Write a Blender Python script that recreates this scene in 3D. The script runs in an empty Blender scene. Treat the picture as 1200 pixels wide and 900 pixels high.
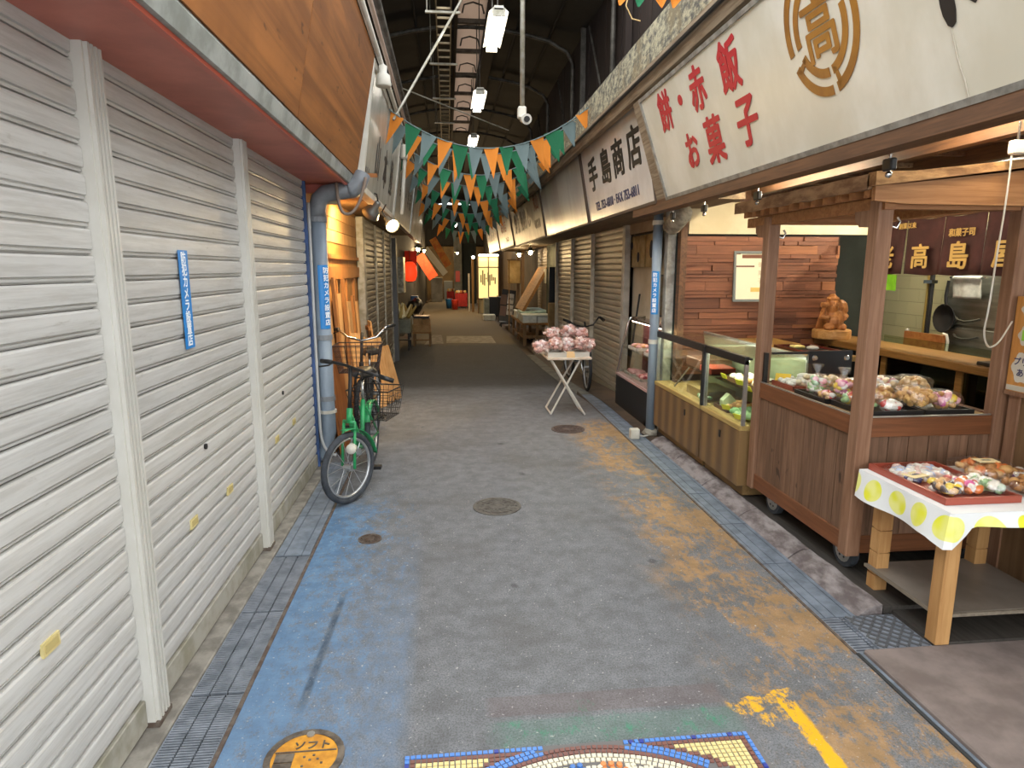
import bpy, bmesh, math, random
from math import sin, cos, pi, radians as R, sqrt, atan2
from mathutils import Vector as V, Matrix, noise as mnoise

random.seed(7)
S = bpy.context.scene
COL = S.collection

# ------------------------------------------------------------------ camera, sky, exposure
cam = bpy.data.cameras.new('camera'); co = bpy.data.objects.new('camera', cam); COL.objects.link(co)
co.location = (0, 0, 1.6); co.rotation_euler = (R(90 - 10.19), 0, R(-5.69))
cam.sensor_width = 36; cam.sensor_fit = 'HORIZONTAL'; cam.lens = 22.5; cam.clip_start = .05; cam.clip_end = 300
S.camera = co
S.view_settings.view_transform = 'Standard'; S.view_settings.look = 'None'; S.view_settings.gamma = 1
S.view_settings.exposure = 1.64
W = bpy.data.worlds.new('sky'); S.world = W; W.use_nodes = True
bg = W.node_tree.nodes['Background']; bg.inputs[0].default_value = (.93, .97, 1.0, 1); bg.inputs[1].default_value = 1.3

# ------------------------------------------------------------------ materials
def lin(h):
    h = h.lstrip('#'); c = [int(h[i:i + 2], 16) / 255 for i in (0, 2, 4)]
    return tuple(x / 12.92 if x <= .04045 else ((x + .055) / 1.055) ** 2.4 for x in c) + (1,)

class NG:
    def __init__(s, name):
        s.m = bpy.data.materials.new(name); s.m.use_nodes = True; s.t = s.m.node_tree; s.n = s.t.nodes
        s.b = s.n['Principled BSDF']; s._pos = None
    def new(s, k, **kw):
        n = s.n.new(k)
        for a, b in kw.items(): setattr(n, a, b)
        return n
    def put(s, sock, val):
        if hasattr(val, 'is_output') or isinstance(val, bpy.types.NodeSocket): s.t.links.new(val, sock)
        else: sock.default_value = val
    @property
    def pos(s):
        if s._pos is None: s._pos = s.new('ShaderNodeNewGeometry').outputs['Position']
        return s._pos
    def obj(s): return s.new('ShaderNodeTexCoord').outputs['Object']
    def map(s, vec, sc=(1, 1, 1), rot=(0, 0, 0), loc=(0, 0, 0)):
        n = s.new('ShaderNodeMapping'); s.put(n.inputs[0], vec); n.inputs['Scale'].default_value = sc
        n.inputs['Rotation'].default_value = rot; n.inputs['Location'].default_value = loc; return n.outputs[0]
    def noise(s, vec, sc=5, det=5, rough=.6, dist=0):
        n = s.new('ShaderNodeTexNoise'); s.put(n.inputs['Vector'], vec); n.inputs['Scale'].default_value = sc
        n.inputs['Detail'].default_value = det; n.inputs['Roughness'].default_value = rough; n.inputs['Distortion'].default_value = dist
        return n.outputs['Fac']
    def math(s, op, a, b=0.0, c=None, clamp=False):
        n = s.new('ShaderNodeMath', operation=op, use_clamp=clamp); s.put(n.inputs[0], a); s.put(n.inputs[1], b)
        if c is not None: s.put(n.inputs[2], c)
        return n.outputs[0]
    def step(s, x, a, b):
        n = s.new('ShaderNodeMapRange', interpolation_type='SMOOTHSTEP'); s.put(n.inputs[0], x)
        lo, hi = (a, b) if a < b else (b, a)
        n.inputs[1].default_value = lo; n.inputs[2].default_value = hi
        n.inputs[3].default_value = 0 if a < b else 1; n.inputs[4].default_value = 1 if a < b else 0
        return n.outputs[0]
    def mix(s, f, a, b, mode='MIX'):
        n = s.new('ShaderNodeMix', data_type='RGBA', blend_type=mode); s.put(n.inputs[0], f); s.put(n.inputs[6], a); s.put(n.inputs[7], b)
        return n.outputs[2]
    def sep(s, vec):
        n = s.new('ShaderNodeSeparateXYZ'); s.put(n.inputs[0], vec); return n.outputs
    def rand(s): return s.new('ShaderNodeObjectInfo').outputs['Random']
    def bump(s, h, st=.3, d=.01):
        n = s.new('ShaderNodeBump'); n.inputs['Strength'].default_value = st; n.inputs['Distance'].default_value = d
        s.put(n.inputs['Height'], h); s.t.links.new(n.outputs[0], s.b.inputs['Normal'])
    def out(s, col, rough=.6, metal=0, spec=.5):
        s.put(s.b.inputs['Base Color'], col); s.put(s.b.inputs['Roughness'], rough); s.b.inputs['Metallic'].default_value = metal
        s.b.inputs['Specular IOR Level'].default_value = spec; return s.m

def mat(name, c, c2=None, rough=.55, metal=0, sc=6, st=(1, 1, 1), lo=.35, hi=.65, bump=0, bd=.004, rnd=0, spec=.5, det=6, local=False):
    """plain colour, or two colours mixed by noise; rnd varies the value per object"""
    g = NG(name); col = lin(c)
    if c2 or bump:
        v = g.map(g.obj() if local else g.pos, st); f = g.noise(v, sc, det)
        if c2: col = g.mix(g.step(f, lo, hi), lin(c2), lin(c))
        if bump: g.bump(f, bump, bd)
    if rnd:
        h = g.new('ShaderNodeHueSaturation'); g.put(h.inputs['Color'], col)
        g.put(h.inputs['Value'], g.math('MULTIPLY_ADD', g.rand(), 2 * rnd, 1 - rnd)); col = h.outputs[0]
    return g.out(col, rough, metal, spec)

def wood(name, c, c2, axis='z', rough=.6, rnd=.12, sc=1.0, knots=None, bump=.15):
    g = NG(name); st = {'x': (1.2, 22, 22), 'y': (22, 1.2, 22), 'z': (22, 22, 1.2)}[axis]
    r = g.rand(); cmb = g.new('ShaderNodeCombineXYZ')
    for i in range(3): g.put(cmb.inputs[i], g.math('MULTIPLY', r, 7.3 + 3 * i))
    va = g.new('ShaderNodeVectorMath', operation='ADD'); g.put(va.inputs[0], g.pos); g.put(va.inputs[1], cmb.outputs[0])
    f = g.noise(g.map(va.outputs[0], tuple(k * sc for k in st)), 1.6, 5, .6, .9)
    big = g.noise(va.outputs[0], 2.5, 3)
    col = g.mix(g.step(f, .3, .7), lin(c2), lin(c)); col = g.mix(g.math('MULTIPLY', g.step(big, .45, .7), .45), col, lin(c2))
    if knots:
        kn = g.noise(g.map(va.outputs[0], tuple(6 if k > 2 else 3 for k in st)), 2.2, 2)
        col = g.mix(g.math('MULTIPLY', g.step(kn, .66, .74), .8), col, lin(knots))
    if rnd:
        h = g.new('ShaderNodeHueSaturation'); g.put(h.inputs['Color'], col)
        g.put(h.inputs['Value'], g.math('MULTIPLY_ADD', r, 2 * rnd, 1 - rnd)); col = h.outputs[0]
    g.bump(f, bump, .003)
    return g.out(col, rough, 0, .4)

def glow(name, c, strength):
    g = NG(name); g.b.inputs['Base Color'].default_value = lin(c)
    g.b.inputs['Emission Color'].default_value = lin(c); g.b.inputs['Emission Strength'].default_value = strength
    return g.m

def glassmat(name, tint='#f4faf6', gloss=.06, rough=.02):
    g = NG(name); n = g.n; t = g.t
    tr = g.new('ShaderNodeBsdfTransparent'); tr.inputs[0].default_value = lin(tint)
    gl = g.new('ShaderNodeBsdfGlossy'); gl.inputs['Roughness'].default_value = rough
    lw = g.new('ShaderNodeLayerWeight'); lw.inputs['Blend'].default_value = .5
    mx = g.new('ShaderNodeMixShader'); g.put(mx.inputs[0], g.math('MULTIPLY_ADD', g.math('POWER', lw.outputs['Facing'], 5), .8, gloss * .6, clamp=True))
    t.links.new(tr.outputs[0], mx.inputs[1]); t.links.new(gl.outputs[0], mx.inputs[2])
    t.links.new(mx.outputs[0], n['Material Output'].inputs[0]); return g.m

def film(name, tint='#ffffff', op=.35):
    """crinkled clear plastic film of a bag"""
    g = NG(name); n = g.n; t = g.t
    tr = g.new('ShaderNodeBsdfTransparent'); tr.inputs[0].default_value = lin(tint)
    gl = g.new('ShaderNodeBsdfGlossy'); gl.inputs['Roughness'].default_value = .18
    bm = g.new('ShaderNodeBump'); bm.inputs['Strength'].default_value = .8; bm.inputs['Distance'].default_value = .01
    g.put(bm.inputs['Height'], g.noise(g.pos, 40, 3)); t.links.new(bm.outputs[0], gl.inputs['Normal'])
    mx = g.new('ShaderNodeMixShader'); mx.inputs[0].default_value = op
    t.links.new(tr.outputs[0], mx.inputs[1]); t.links.new(gl.outputs[0], mx.inputs[2])
    t.links.new(mx.outputs[0], n['Material Output'].inputs[0]); return g.m

# ------------------------------------------------------------------ mesh helpers
def wloc(o):
    p = V((0, 0, 0))
    while o: p += o.location; o = o.parent
    return p

class MB:
    def __init__(s): s.v = []; s.f = []; s.m = []; s.k = 0
    def mi(s, k): s.k = k; return s
    def add(s, vs, fs):
        b = len(s.v); s.v += [tuple(p) for p in vs]
        for f in fs: s.f.append([b + i for i in f]); s.m.append(s.k)
        return s
    def box(s, x0, x1, y0, y1, z0, z1):
        return s.add([(x, y, z) for z in (z0, z1) for y in (y0, y1) for x in (x0, x1)],
                     [(0, 2, 3, 1), (4, 5, 7, 6), (0, 1, 5, 4), (2, 6, 7, 3), (0, 4, 6, 2), (1, 3, 7, 5)])
    def obox(s, c, size, M=None):
        M = M or Matrix.Identity(3); c = V(c); a = V(size) / 2
        vs = [c + M @ V((i * a.x, j * a.y, k * a.z)) for k in (-1, 1) for j in (-1, 1) for i in (-1, 1)]
        return s.add(vs, [(0, 2, 3, 1), (4, 5, 7, 6), (0, 1, 5, 4), (2, 6, 7, 3), (0, 4, 6, 2), (1, 3, 7, 5)])
    def bar(s, p, q, w, h=None, up=(0, 0, 1)):
        """rectangular bar from p to q, w wide across, h along 'up'"""
        p, q = V(p), V(q); z = (q - p).normalized(); u = V(up)
        if abs(z.dot(u)) > .98: u = V((0, 1, 0))
        x = u.cross(z).normalized(); y = z.cross(x)
        M = Matrix((x, y, z)).transposed(); return s.obox((p + q) / 2, (w, h or w, (q - p).length), M)
    def prism(s, poly, axis, d0, d1):
        """polygon in the plane normal to axis, extruded from d0 to d1"""
        def P(a, b, d): return {'x': (d, a, b), 'y': (a, d, b), 'z': (a, b, d)}[axis]
        n = len(poly); vs = [P(a, b, d0) for a, b in poly] + [P(a, b, d1) for a, b in poly]
        return s.add(vs, [tuple(range(n)), tuple(range(2 * n - 1, n - 1, -1))] + [(i, i + n, (i + 1) % n + n, (i + 1) % n) for i in range(n)])
    def tube(s, pts, r, n=8, closed=False):
        pts = [V(p) for p in pts]; L = len(pts); rs = r if isinstance(r, (list, tuple)) else [r] * L
        b = len(s.v); prev = None
        for i, p in enumerate(pts):
            a = pts[(i - 1) % L] if (closed or i) else p; c = pts[(i + 1) % L] if (closed or i < L - 1) else p
            t = (c - a).normalized()
            if prev is None: u = t.orthogonal().normalized()
            else:
                u = prev - t * prev.dot(t)
                u = u.normalized() if u.length > 1e-6 else t.orthogonal().normalized()
            prev = u; w = t.cross(u)
            s.v += [tuple(p + (u * cos(2 * pi * k / n) + w * sin(2 * pi * k / n)) * rs[i]) for k in range(n)]
        for i in range(L if closed else L - 1):
            j = (i + 1) % L
            for k in range(n):
                s.f.append([b + i * n + k, b + i * n + (k + 1) % n, b + j * n + (k + 1) % n, b + j * n + k]); s.m.append(s.k)
        if not closed:
            s.f.append([b + k for k in range(n)][::-1]); s.m.append(s.k)
            s.f.append([b + (L - 1) * n + k for k in range(n)]); s.m.append(s.k)
        return s
    def cyl(s, p, q, r, r2=None, n=12): return s.tube([p, q], [r, r if r2 is None else r2], n)
    def lathe(s, prof, c=(0, 0, 0), n=16, M=None):
        c = V(c); b = len(s.v); M = M or Matrix.Identity(3)
        for r, z in prof: s.v += [tuple(c + M @ V((r * cos(2 * pi * k / n), r * sin(2 * pi * k / n), z))) for k in range(n)]
        for i in range(len(prof) - 1):
            for k in range(n):
                s.f.append([b + i * n + k, b + i * n + (k + 1) % n, b + (i + 1) * n + (k + 1) % n, b + (i + 1) * n + k]); s.m.append(s.k)
        s.f.append([b + k for k in range(n)][::-1]); s.m.append(s.k)
        s.f.append([b + (len(prof) - 1) * n + k for k in range(n)]); s.m.append(s.k)
        return s
    def blob(s, c, r, amp=0, seed=0, nu=10, nv=7, M=None, sq=1.0, flat=None):
        c = V(c); b = len(s.v); r = r if hasattr(r, '__len__') else (r, r, r); M = M or Matrix.Identity(3)
        def sp(x): return math.copysign(abs(x) ** sq, x)
        for i in range(nv + 1):
            th = pi * i / nv
            for k in range(nu):
                ph = 2 * pi * k / nu
                d = V((sp(sin(th)) * sp(cos(ph)), sp(sin(th)) * sp(sin(ph)), sp(cos(th))))
                if amp: d *= 1 + amp * mnoise.noise(d * 1.7 + V((seed * 3.1, seed * 1.7, seed)))
                p = c + M @ V((d.x * r[0], d.y * r[1], d.z * r[2]))
                if flat is not None and p.z < flat: p.z = flat
                s.v.append(tuple(p))
        for i in range(nv):
            for k in range(nu):
                s.f.append([b + i * nu + k, b + (i + 1) * nu + k, b + (i + 1) * nu + (k + 1) % nu, b + i * nu + (k + 1) % nu]); s.m.append(s.k)
        return s
    def grid(s, fn, nu, nv):
        b = len(s.v)
        for j in range(nv + 1):
            for i in range(nu + 1): s.v.append(tuple(fn(i / nu, j / nv)))
        for j in range(nv):
            for i in range(nu):
                a = b + j * (nu + 1) + i; s.f.append([a, a + 1, a + nu + 2, a + nu + 1]); s.m.append(s.k)
        return s
    def sheet(s, fn, nu, nv, th, axis):
        """thin solid sheet: grid plus an offset copy, closed by side walls"""
        off = V(axis) * th; b = len(s.v); w = nu + 1
        for q in (0, 1):
            for j in range(nv + 1):
                for i in range(nu + 1): s.v.append(tuple(V(fn(i / nu, j / nv)) + off * q))
        N = w * (nv + 1)
        for j in range(nv):
            for i in range(nu):
                a = b + j * w + i
                s.f.append([a, a + 1, a + w + 1, a + w]); s.m.append(s.k); a += N
                s.f.append([a, a + w, a + w + 1, a + 1]); s.m.append(s.k)
        rim = [i for i in range(nu)] + [nu + j * w for j in range(nv)] + [nv * w + i for i in range(nu, 0, -1)] + [j * w for j in range(nv, 0, -1)]
        for a, c in zip(rim, rim[1:] + rim[:1]): s.f.append([b + a, b + a + N, b + c + N, b + c]); s.m.append(s.k)
        return s
    def mesh(s, name, mats, off=(0, 0, 0), smooth=False):
        me = bpy.data.meshes.new(name); o = V(off)
        me.from_pydata([tuple(V(p) - o) for p in s.v], [], s.f)
        for m in (mats if isinstance(mats, (list, tuple)) else [mats]): me.materials.append(m)
        if any(s.m): me.polygons.foreach_set('material_index', s.m)
        bm = bmesh.new(); bm.from_mesh(me); bmesh.ops.recalc_face_normals(bm, faces=bm.faces); bm.to_mesh(me); bm.free()
        if smooth: me.polygons.foreach_set('use_smooth', [True] * len(me.polygons))
        me.update(); return me
    def build(s, name, mats, parent=None, smooth=False, bevel=0, local=False, label=None, loc=None, subsurf=0):
        off = V((0, 0, 0)) if local else (wloc(parent) if parent else V(loc or (0, 0, 0)))
        o = link(name, s.mesh(name, mats, off, smooth), parent)
        if not parent and loc is not None: o.location = loc
        if bevel:
            m = o.modifiers.new('edge', 'BEVEL'); m.width = bevel; m.segments = 1; m.limit_method = 'ANGLE'
        if subsurf:
            m = o.modifiers.new('soft', 'SUBSURF'); m.levels = m.render_levels = subsurf
        if label: o['label'] = label
        return o

def smooth(pts, k=5):
    """points of a Catmull-Rom curve through pts"""
    P = [V(p) for p in pts]; P = [2 * P[0] - P[1]] + P + [2 * P[-1] - P[-2]]; out = []
    for a, b, c, d in zip(P, P[1:], P[2:], P[3:]):
        for i in range(k):
            t = i / k; out.append(.5 * (2 * b + (c - a) * t + (2 * a - 5 * b + 4 * c - d) * t * t + (3 * b - a - 3 * c + d) * t ** 3))
    return out + [P[-2]]

def link(name, data, parent=None):
    o = bpy.data.objects.new(name, data); COL.objects.link(o); o.parent = parent; return o
def put(name, me, parent, loc=(0, 0, 0), rot=(0, 0, 0), sc=None):
    o = link(name, me, parent); o.location = loc; o.rotation_euler = rot
    if sc: o.scale = sc
    return o
def thing(name, label, cat, loc=(0, 0, 0), rot=(0, 0, 0), group=None):
    o = bpy.data.objects.new(name, None); COL.objects.link(o); o.location = loc; o.rotation_euler = rot
    o.empty_display_size = .1
    return tag(o, label, cat, group)
def tag(o, label, cat, group=None):
    o['label'] = label; o['category'] = cat
    if group: o['group'] = group
    return o
def struct(o): o['kind'] = 'structure'; return o
def stuff(o): o['kind'] = 'stuff'; return o
def copy_tree(o, parent=None):
    c = o.copy(); COL.objects.link(c)
    if parent: c.parent = parent
    for ch in list(o.children): copy_tree(ch, c)
    return c
def frame(O, X, Y):
    X = V(X).normalized(); Y = V(Y); Z = X.cross(Y).normalized(); Y = Z.cross(X)
    M = Matrix((X, Y, Z)).transposed().to_4x4(); M.translation = V(O); return M
def letters(txt, size, m, parent, at=(0, 0), z=.002, bold=0.0, depth=.001, sx=1.0, sy=1.0, rot=0, name='lettering', align='CENTER', M=None, shear=0):
    """text turned to a mesh; lies in its parent's local xy plane (or in frame M of the parent)"""
    cu = bpy.data.curves.new(name, 'FONT'); cu.body = txt; cu.size = size; cu.align_x = align; cu.align_y = 'CENTER'
    cu.extrude = depth; cu.resolution_u = 2; cu.shear = shear
    t = bpy.data.objects.new('t', cu); COL.objects.link(t); bpy.context.view_layer.update()
    me = bpy.data.meshes.new_from_object(t.evaluated_get(bpy.context.evaluated_depsgraph_get()))
    bpy.data.objects.remove(t); bpy.data.curves.remove(cu); me.name = name
    me.materials.clear(); me.materials.append(m)
    ys = [v.co.y for v in me.vertices]; xs = [v.co.x for v in me.vertices]
    if ys and align == 'CENTER':
        cy = (min(ys) + max(ys)) / 2; cx = (min(xs) + max(xs)) / 2
        for v in me.vertices: v.co.y -= cy; v.co.x -= cx
    if bold:   # heavier strokes: the same letters laid over one another, slightly shifted
        src = me; vs = []; fs = []; nv = len(src.vertices); k = 6
        for i in range(k):
            a = 2 * pi * i / k; d = V((bold * cos(a), bold * sin(a), i * 4e-5)); vs += [v.co + d for v in src.vertices]; fs += [[j + i * nv for j in p.vertices] for p in src.polygons]
        me = bpy.data.meshes.new(name); me.from_pydata(vs, [], fs); me.materials.append(m)
    me.transform(Matrix.Translation((at[0], at[1], z + depth)) @ Matrix.Rotation(rot, 4, 'Z') @ Matrix.Diagonal((sx, sy, 1, 1)))
    if M is not None: me.transform(M)
    return link(name, me, parent)
def gz(y):
    xs = (0, 7.5, 10, 11.5, 13.5, 40); zs = (0, 0, -.14, -.2, -.25, -.3)
    if y <= 0: return 0
    for i in range(5):
        if y <= xs[i + 1]: return zs[i] + (zs[i + 1] - zs[i]) * (y - xs[i]) / (xs[i + 1] - xs[i])
    return -.3
# ------------------------------------------------------------------ ground materials
def asphalt_mat():
    g = NG('asphalt'); P = g.pos; x, y, z = g.sep(P)
    fine = g.noise(P, 130, 3, .8); mid = g.noise(P, 9, 5, .7); big = g.noise(P, 1.1, 4)
    col = g.mix(g.step(mid, .3, .7), lin('#68696b'), lin('#7e8083'))
    col = g.mix(g.math('MULTIPLY', g.step(big, .48, .66), .5), col, lin('#5c5a58'))
    col = g.mix(g.math('MULTIPLY', g.step(fine, .52, .44), .55), col, lin('#4a4947'))
    def band(v, a0, a1, b1, b0): return g.math('MULTIPLY', g.step(v, a0, a1), g.step(v, b0, b1))
    def mul(*a):
        r = a[0]
        for q in a[1:]: r = g.math('MULTIPLY', r, q)
        return r
    wob = g.math('MULTIPLY_ADD', g.noise(P, 3.5, 5), .5, -.25)
    xw = g.math('ADD', x, wob); yw = g.math('ADD', y, wob)
    # older, darker surface further in, with the roof's shade painted into it
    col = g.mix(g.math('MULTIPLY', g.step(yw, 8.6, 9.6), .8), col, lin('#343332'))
    col = g.mix(g.math('MULTIPLY', g.step(yw, 15.5, 16.4), .5), col, lin('#7c6c50'))  # warm lamplight of the far lane painted into the asphalt colour
    worn = g.noise(g.map(P, (1, .55, 1)), 20, 8, .82)
    big2 = g.noise(g.map(P, (1.2, .6, 1), loc=(4, 1, 0)), 2.3, 4)
    # blue paint, left
    edge = g.step(x, -.17, -.21)
    cov = mul(edge, g.step(yw, 4.7, 3.9), g.step(g.math('ADD', worn, g.math('MULTIPLY_ADD', xw, -.42, -.27)), .36, .56))
    col = g.mix(g.math('MULTIPLY', cov, .85), col, g.mix(g.step(mid, .35, .7), lin('#4b6f91'), lin('#668db0')))
    near = mul(g.step(x, -.14, -.22), g.step(yw, 4.2, 2.2), g.step(worn, .3, .55))
    col = g.mix(g.math('MULTIPLY', near, .45), col, lin('#6c849f'))
    # ochre paint, right
    lo = g.step(g.math('SUBTRACT', xw, g.math('MULTIPLY_ADD', y, .02, .93)), 0, .3)
    cov = mul(lo, g.step(yw, 6.75, 6.3), g.step(g.math('ADD', worn, g.math('MULTIPLY_ADD', big2, .7, -.37)), .42, .54))
    col = g.mix(g.math('MULTIPLY', cov, .68), col, g.mix(g.step(mid, .35, .7), lin('#9c7742'), lin('#b58a50')))
    # bright yellow line (an angle), worn at its far leg
    xy = g.math('ADD', x, g.math('MULTIPLY_ADD', worn, .06, -.03))
    l1 = mul(band(xy, 1.205, 1.215, 1.265, 1.28), g.step(y, 2.12, 2.09), g.step(g.math('MULTIPLY_ADD', y, -.35, g.math('ADD', worn, .72)), .42, .52))
    l2 = mul(band(x, 1.0, 1.03, 1.28, 1.3), band(yw, 2.01, 2.03, 2.09, 2.11), g.step(worn, .42, .56))
    l3 = mul(band(x, 1.08, 1.1, 1.22, 1.24), band(yw, 1.9, 1.92, 1.98, 2.0), g.step(worn, .46, .6))
    col = g.mix(g.math('MAXIMUM', l1, g.math('MAXIMUM', l2, l3)), col, lin('#e6ac1e'))
    # red-grey patch and green traces above the mosaic
    pt = mul(band(x, .10, .14, 1.0, 1.03), band(y, 2.06, 2.07, 2.17, 2.18))
    col = g.mix(g.math('MULTIPLY', pt, .35), col, lin('#6a5856'))
    gr = mul(band(x, .08, .2, .98, 1.03), band(yw, 1.9, 1.95, 2.0, 2.06), g.step(worn, .5, .66))
    col = g.mix(g.math('MULTIPLY', gr, .8), col, lin('#2f8a63'))
    gp = mul(band(x, .08, .2, 1.0, 1.05), band(y, 1.9, 1.92, 2.03, 2.05)); col = g.mix(g.math('MULTIPLY', gp, .18), col, lin('#4b8a72'))
    # oil streak and spots
    st = mul(band(g.math('ADD', x, g.math('MULTIPLY_ADD', y, -.03, .08)), -.575, -.56, -.545, -.53), band(y, 2.1, 2.3, 2.9, 3.1), g.step(worn, .3, .6)); col = g.mix(g.math('MULTIPLY', st, .75), col, lin('#33393f'))
    vo = g.new('ShaderNodeTexVoronoi'); g.put(vo.inputs['Vector'], g.map(P, (1, .8, 0))); vo.inputs['Scale'].default_value = 2.4
    sp = g.step(g.math('ADD', vo.outputs['Distance'], g.math('MULTIPLY', mid, .1)), .13, .09)
    col = g.mix(g.math('MULTIPLY', sp, .55), col, lin('#37383a'))
    lt = g.step(g.noise(P, 55, 2), .66, .72); col = g.mix(g.math('MULTIPLY', lt, .6), col, lin('#b9b8b2'))
    g.bump(g.math('ADD', fine, mid), .35, .006)
    return g.out(col, .8, 0, .35)

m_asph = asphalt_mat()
m_conc = mat('concrete', '#8f8a80', '#6b665e', .85, sc=9, bump=.3)
m_conc_l = mat('pale_concrete', '#a39c8c', '#837c6e', .85, sc=7, bump=.3)
m_slab = mat('brown_concrete', '#857871', '#6d615b', .8, sc=5, bump=.2)
m_stone = mat('curb_stone', '#938b88', '#5f5553', .85, sc=14, st=(1, .5, 1), bump=.6, bd=.01)
m_shopfloor = wood('shop_floor', '#4b4640', '#322e2a', 'y', .55, rnd=0)
m_brownfloor = mat('brown_floor', '#5f4d3c', '#473a30', .7, sc=4, bump=.2)
m_grate = mat('galvanised_grate', '#8b919a', '#70767e', .5, .15, sc=12)
m_lid = mat('gutter_lid', '#7f8995', '#666f79', .6, .1, sc=10, bump=.1)
m_lid_old = mat('old_gutter_lid', '#7d7a70', '#5f5d56', .8, sc=8, bump=.2)
m_groove = mat('dark_groove', '#343434', rough=.9)
m_iron = mat('cast_iron', '#7a6f62', '#4f463d', .7, .3, sc=20, bump=.3)
m_iron_r = mat('rusty_iron', '#6d6258', '#54443a', .8, .2, sc=25, bump=.3)
m_roof = mat('roof_sheet', '#252423', '#1b1a19', .8, sc=2)
m_rib = mat('roof_steel', '#67625a', '#4b4741', .6, .4, sc=8)
m_steel_l = mat('pale_steel', '#a6a196', '#86816f', .5, .5, sc=10)
m_brown_wall = wood('dark_brown_boards', '#33261f', '#241a15', 'z', .75, rnd=.2)
m_left_wall = mat('upper_wall', '#33302c', '#262421', .85, sc=3)
m_white = mat('white_paint', '#d9d6cd', '#c2bcae', .55, sc=5, lo=.4, hi=.8)
m_black = mat('black_plastic', '#161616', rough=.4)
m_darkmetal = mat('dark_metal', '#2c2b2a', rough=.45, metal=.5)
m_chrome = mat('chrome', '#c9c9c6', rough=.2, metal=1)
m_alu = mat('aluminium', '#b9b9b4', '#a2a29c', .35, .8, sc=10)

# ------------------------------------------------------------------ ground
YS = [-6, -3, -1, 0, 1, 2, 3, 4, 5.2, 6.5, 7.5, 8.3, 9.2, 10, 11.5, 13.5, 16, 20, 25, 32, 42]
b = MB()
for y0, y1 in zip(YS, YS[1:]):
    xl = -.79 if y1 <= 5.21 else -1.12
    xr = 1.69
    b.add([(xl, y0, gz(y0)), (xr, y0, gz(y0)), (xr, y1, gz(y1)), (xl, y1, gz(y1)),
           (xl, y0, gz(y0) - .1), (xr, y0, gz(y0) - .1), (xr, y1, gz(y1) - .1), (xl, y1, gz(y1) - .1)],
          [(0, 1, 2, 3), (7, 6, 5, 4), (0, 3, 7, 4), (1, 5, 6, 2), (0, 4, 5, 1), (3, 2, 6, 7)])
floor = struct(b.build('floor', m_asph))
b = MB()
for y0, y1 in zip(YS, YS[1:]):
    b.add([(-3.2, y0, gz(y0) - .06), (5, y0, gz(y0) - .06), (5, y1, gz(y1) - .06), (-3.2, y1, gz(y1) - .06)], [(0, 1, 2, 3)])
for y0, y1 in zip(YS[8:], YS[9:]):
    b.add([(1.88, y0, gz(y0) + .004), (5, y0, gz(y0) + .004), (5, y1, gz(y1) + .004), (1.88, y1, gz(y1) + .004)], [(0, 1, 2, 3)])
base = struct(b.build('floor', m_brownfloor))
# left kerb strip between shutters and drain, shop floor, near slab
struct(MB().box(-1.14, -1.0, -1, 5.4, -.06, .012).build('floor', m_conc, bevel=.006))
sf = MB().box(2.0, 5.0, 2.57, 6.3, -.06, .05).build('floor', m_shopfloor); struct(sf)
struct(MB().box(2.04, 5.0, 2.3, 2.57, -.06, .03).build('floor', m_shopfloor))
struct(MB().box(1.72, 5.0, -1, 2.3, -.06, .022).build('floor', m_slab, bevel=.006))
MB().box(1.688, 1.70, -1, 2.3, -.06, .006).build('edge_strip', m_groove, base)
MB().box(1.703, 1.717, -1, 2.3, -.06, .006).build('edge_strip', m_lid, base)
# pale concrete patch across the lane further in
b = MB()
b.add([(-.05, 16.3, gz(16.3) + .006), (1.2, 16.1, gz(16.1) + .006), (1.2, 17.9, gz(17.9) + .006), (-.05, 18, gz(18) + .006)], [(0, 1, 2, 3)])
b.build('patch', m_conc_l, floor, label='pale concrete patch across the lane')
b = MB(); b.add([(-.6, 15.9, gz(15.9) + .006), (-.12, 16.1, gz(16.1) + .006), (-.2, 18.4, gz(18.4) + .006), (-.45, 18.4, gz(18.4) + .006)], [(0, 1, 2, 3)])
b.build('patch', m_conc, floor)
# curb stones on the right
rc = random.Random(3); y = 2.57
while y < 5.66:
    L = min(.62, 5.68 - y)
    b = MB()
    def cf(u, v, y=y, L=L):
        z = [.0, .03, .05, .055][min(3, int(v * 3 + .5))]
        return (1.872 + .125 * v, y + .004 + (L - .008) * u, z + .012 * mnoise.noise(V((u * 4 + y * 7, v * 3, 1))))
    b.sheet(cf, 8, 3, -.08, (0, 0, 1)); b.build('curb_stone', m_stone, base); y += L

# drain covers: left near ones ribbed, further ones plain; right plain
def ribbed(L, w, lanes=3, pitch=.0125):
    b = MB().mi(1).box(-w / 2, w / 2, 0, L, -.03, -.012).mi(0)
    lw = w / lanes
    for i in range(lanes):
        x0 = -w / 2 + i * lw + .003; x1 = x0 + lw - .006
        n = int(L / pitch)
        for k in range(n):
            yy = .004 + k * pitch; b.box(x0, x1, yy, yy + pitch * .6, -.014, 0)
    b.box(-w / 2, -w / 2 + .004, 0, L - .004, -.02, .001); b.box(w / 2 - .004, w / 2, 0, L - .004, -.02, .001)
    return b.mesh('drain_grate', [m_grate, m_groove])
def plain(L, w, m, lanes=(.25, .5, .25)):
    b = MB().mi(1).box(-w / 2, w / 2, 0, L, -.04, -.008).mi(0); x = -w / 2
    for l in lanes:
        b.box(x + .002, x + l * w - .002, .002, L - .003, -.02, 0); x += l * w
    return b.mesh('drain_cover', [m, m_groove])
gut = struct(MB().box(-1.0, -.785, -1, 5.2, -.12, -.035).build('trim_1', m_groove))
MB().box(-.80, -.785, -1, 5.2, -.08, .006).build('edge_strip', m_iron_r, gut)
gm = ribbed(.595, .195); pm = plain(.595, .195, m_lid)
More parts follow.
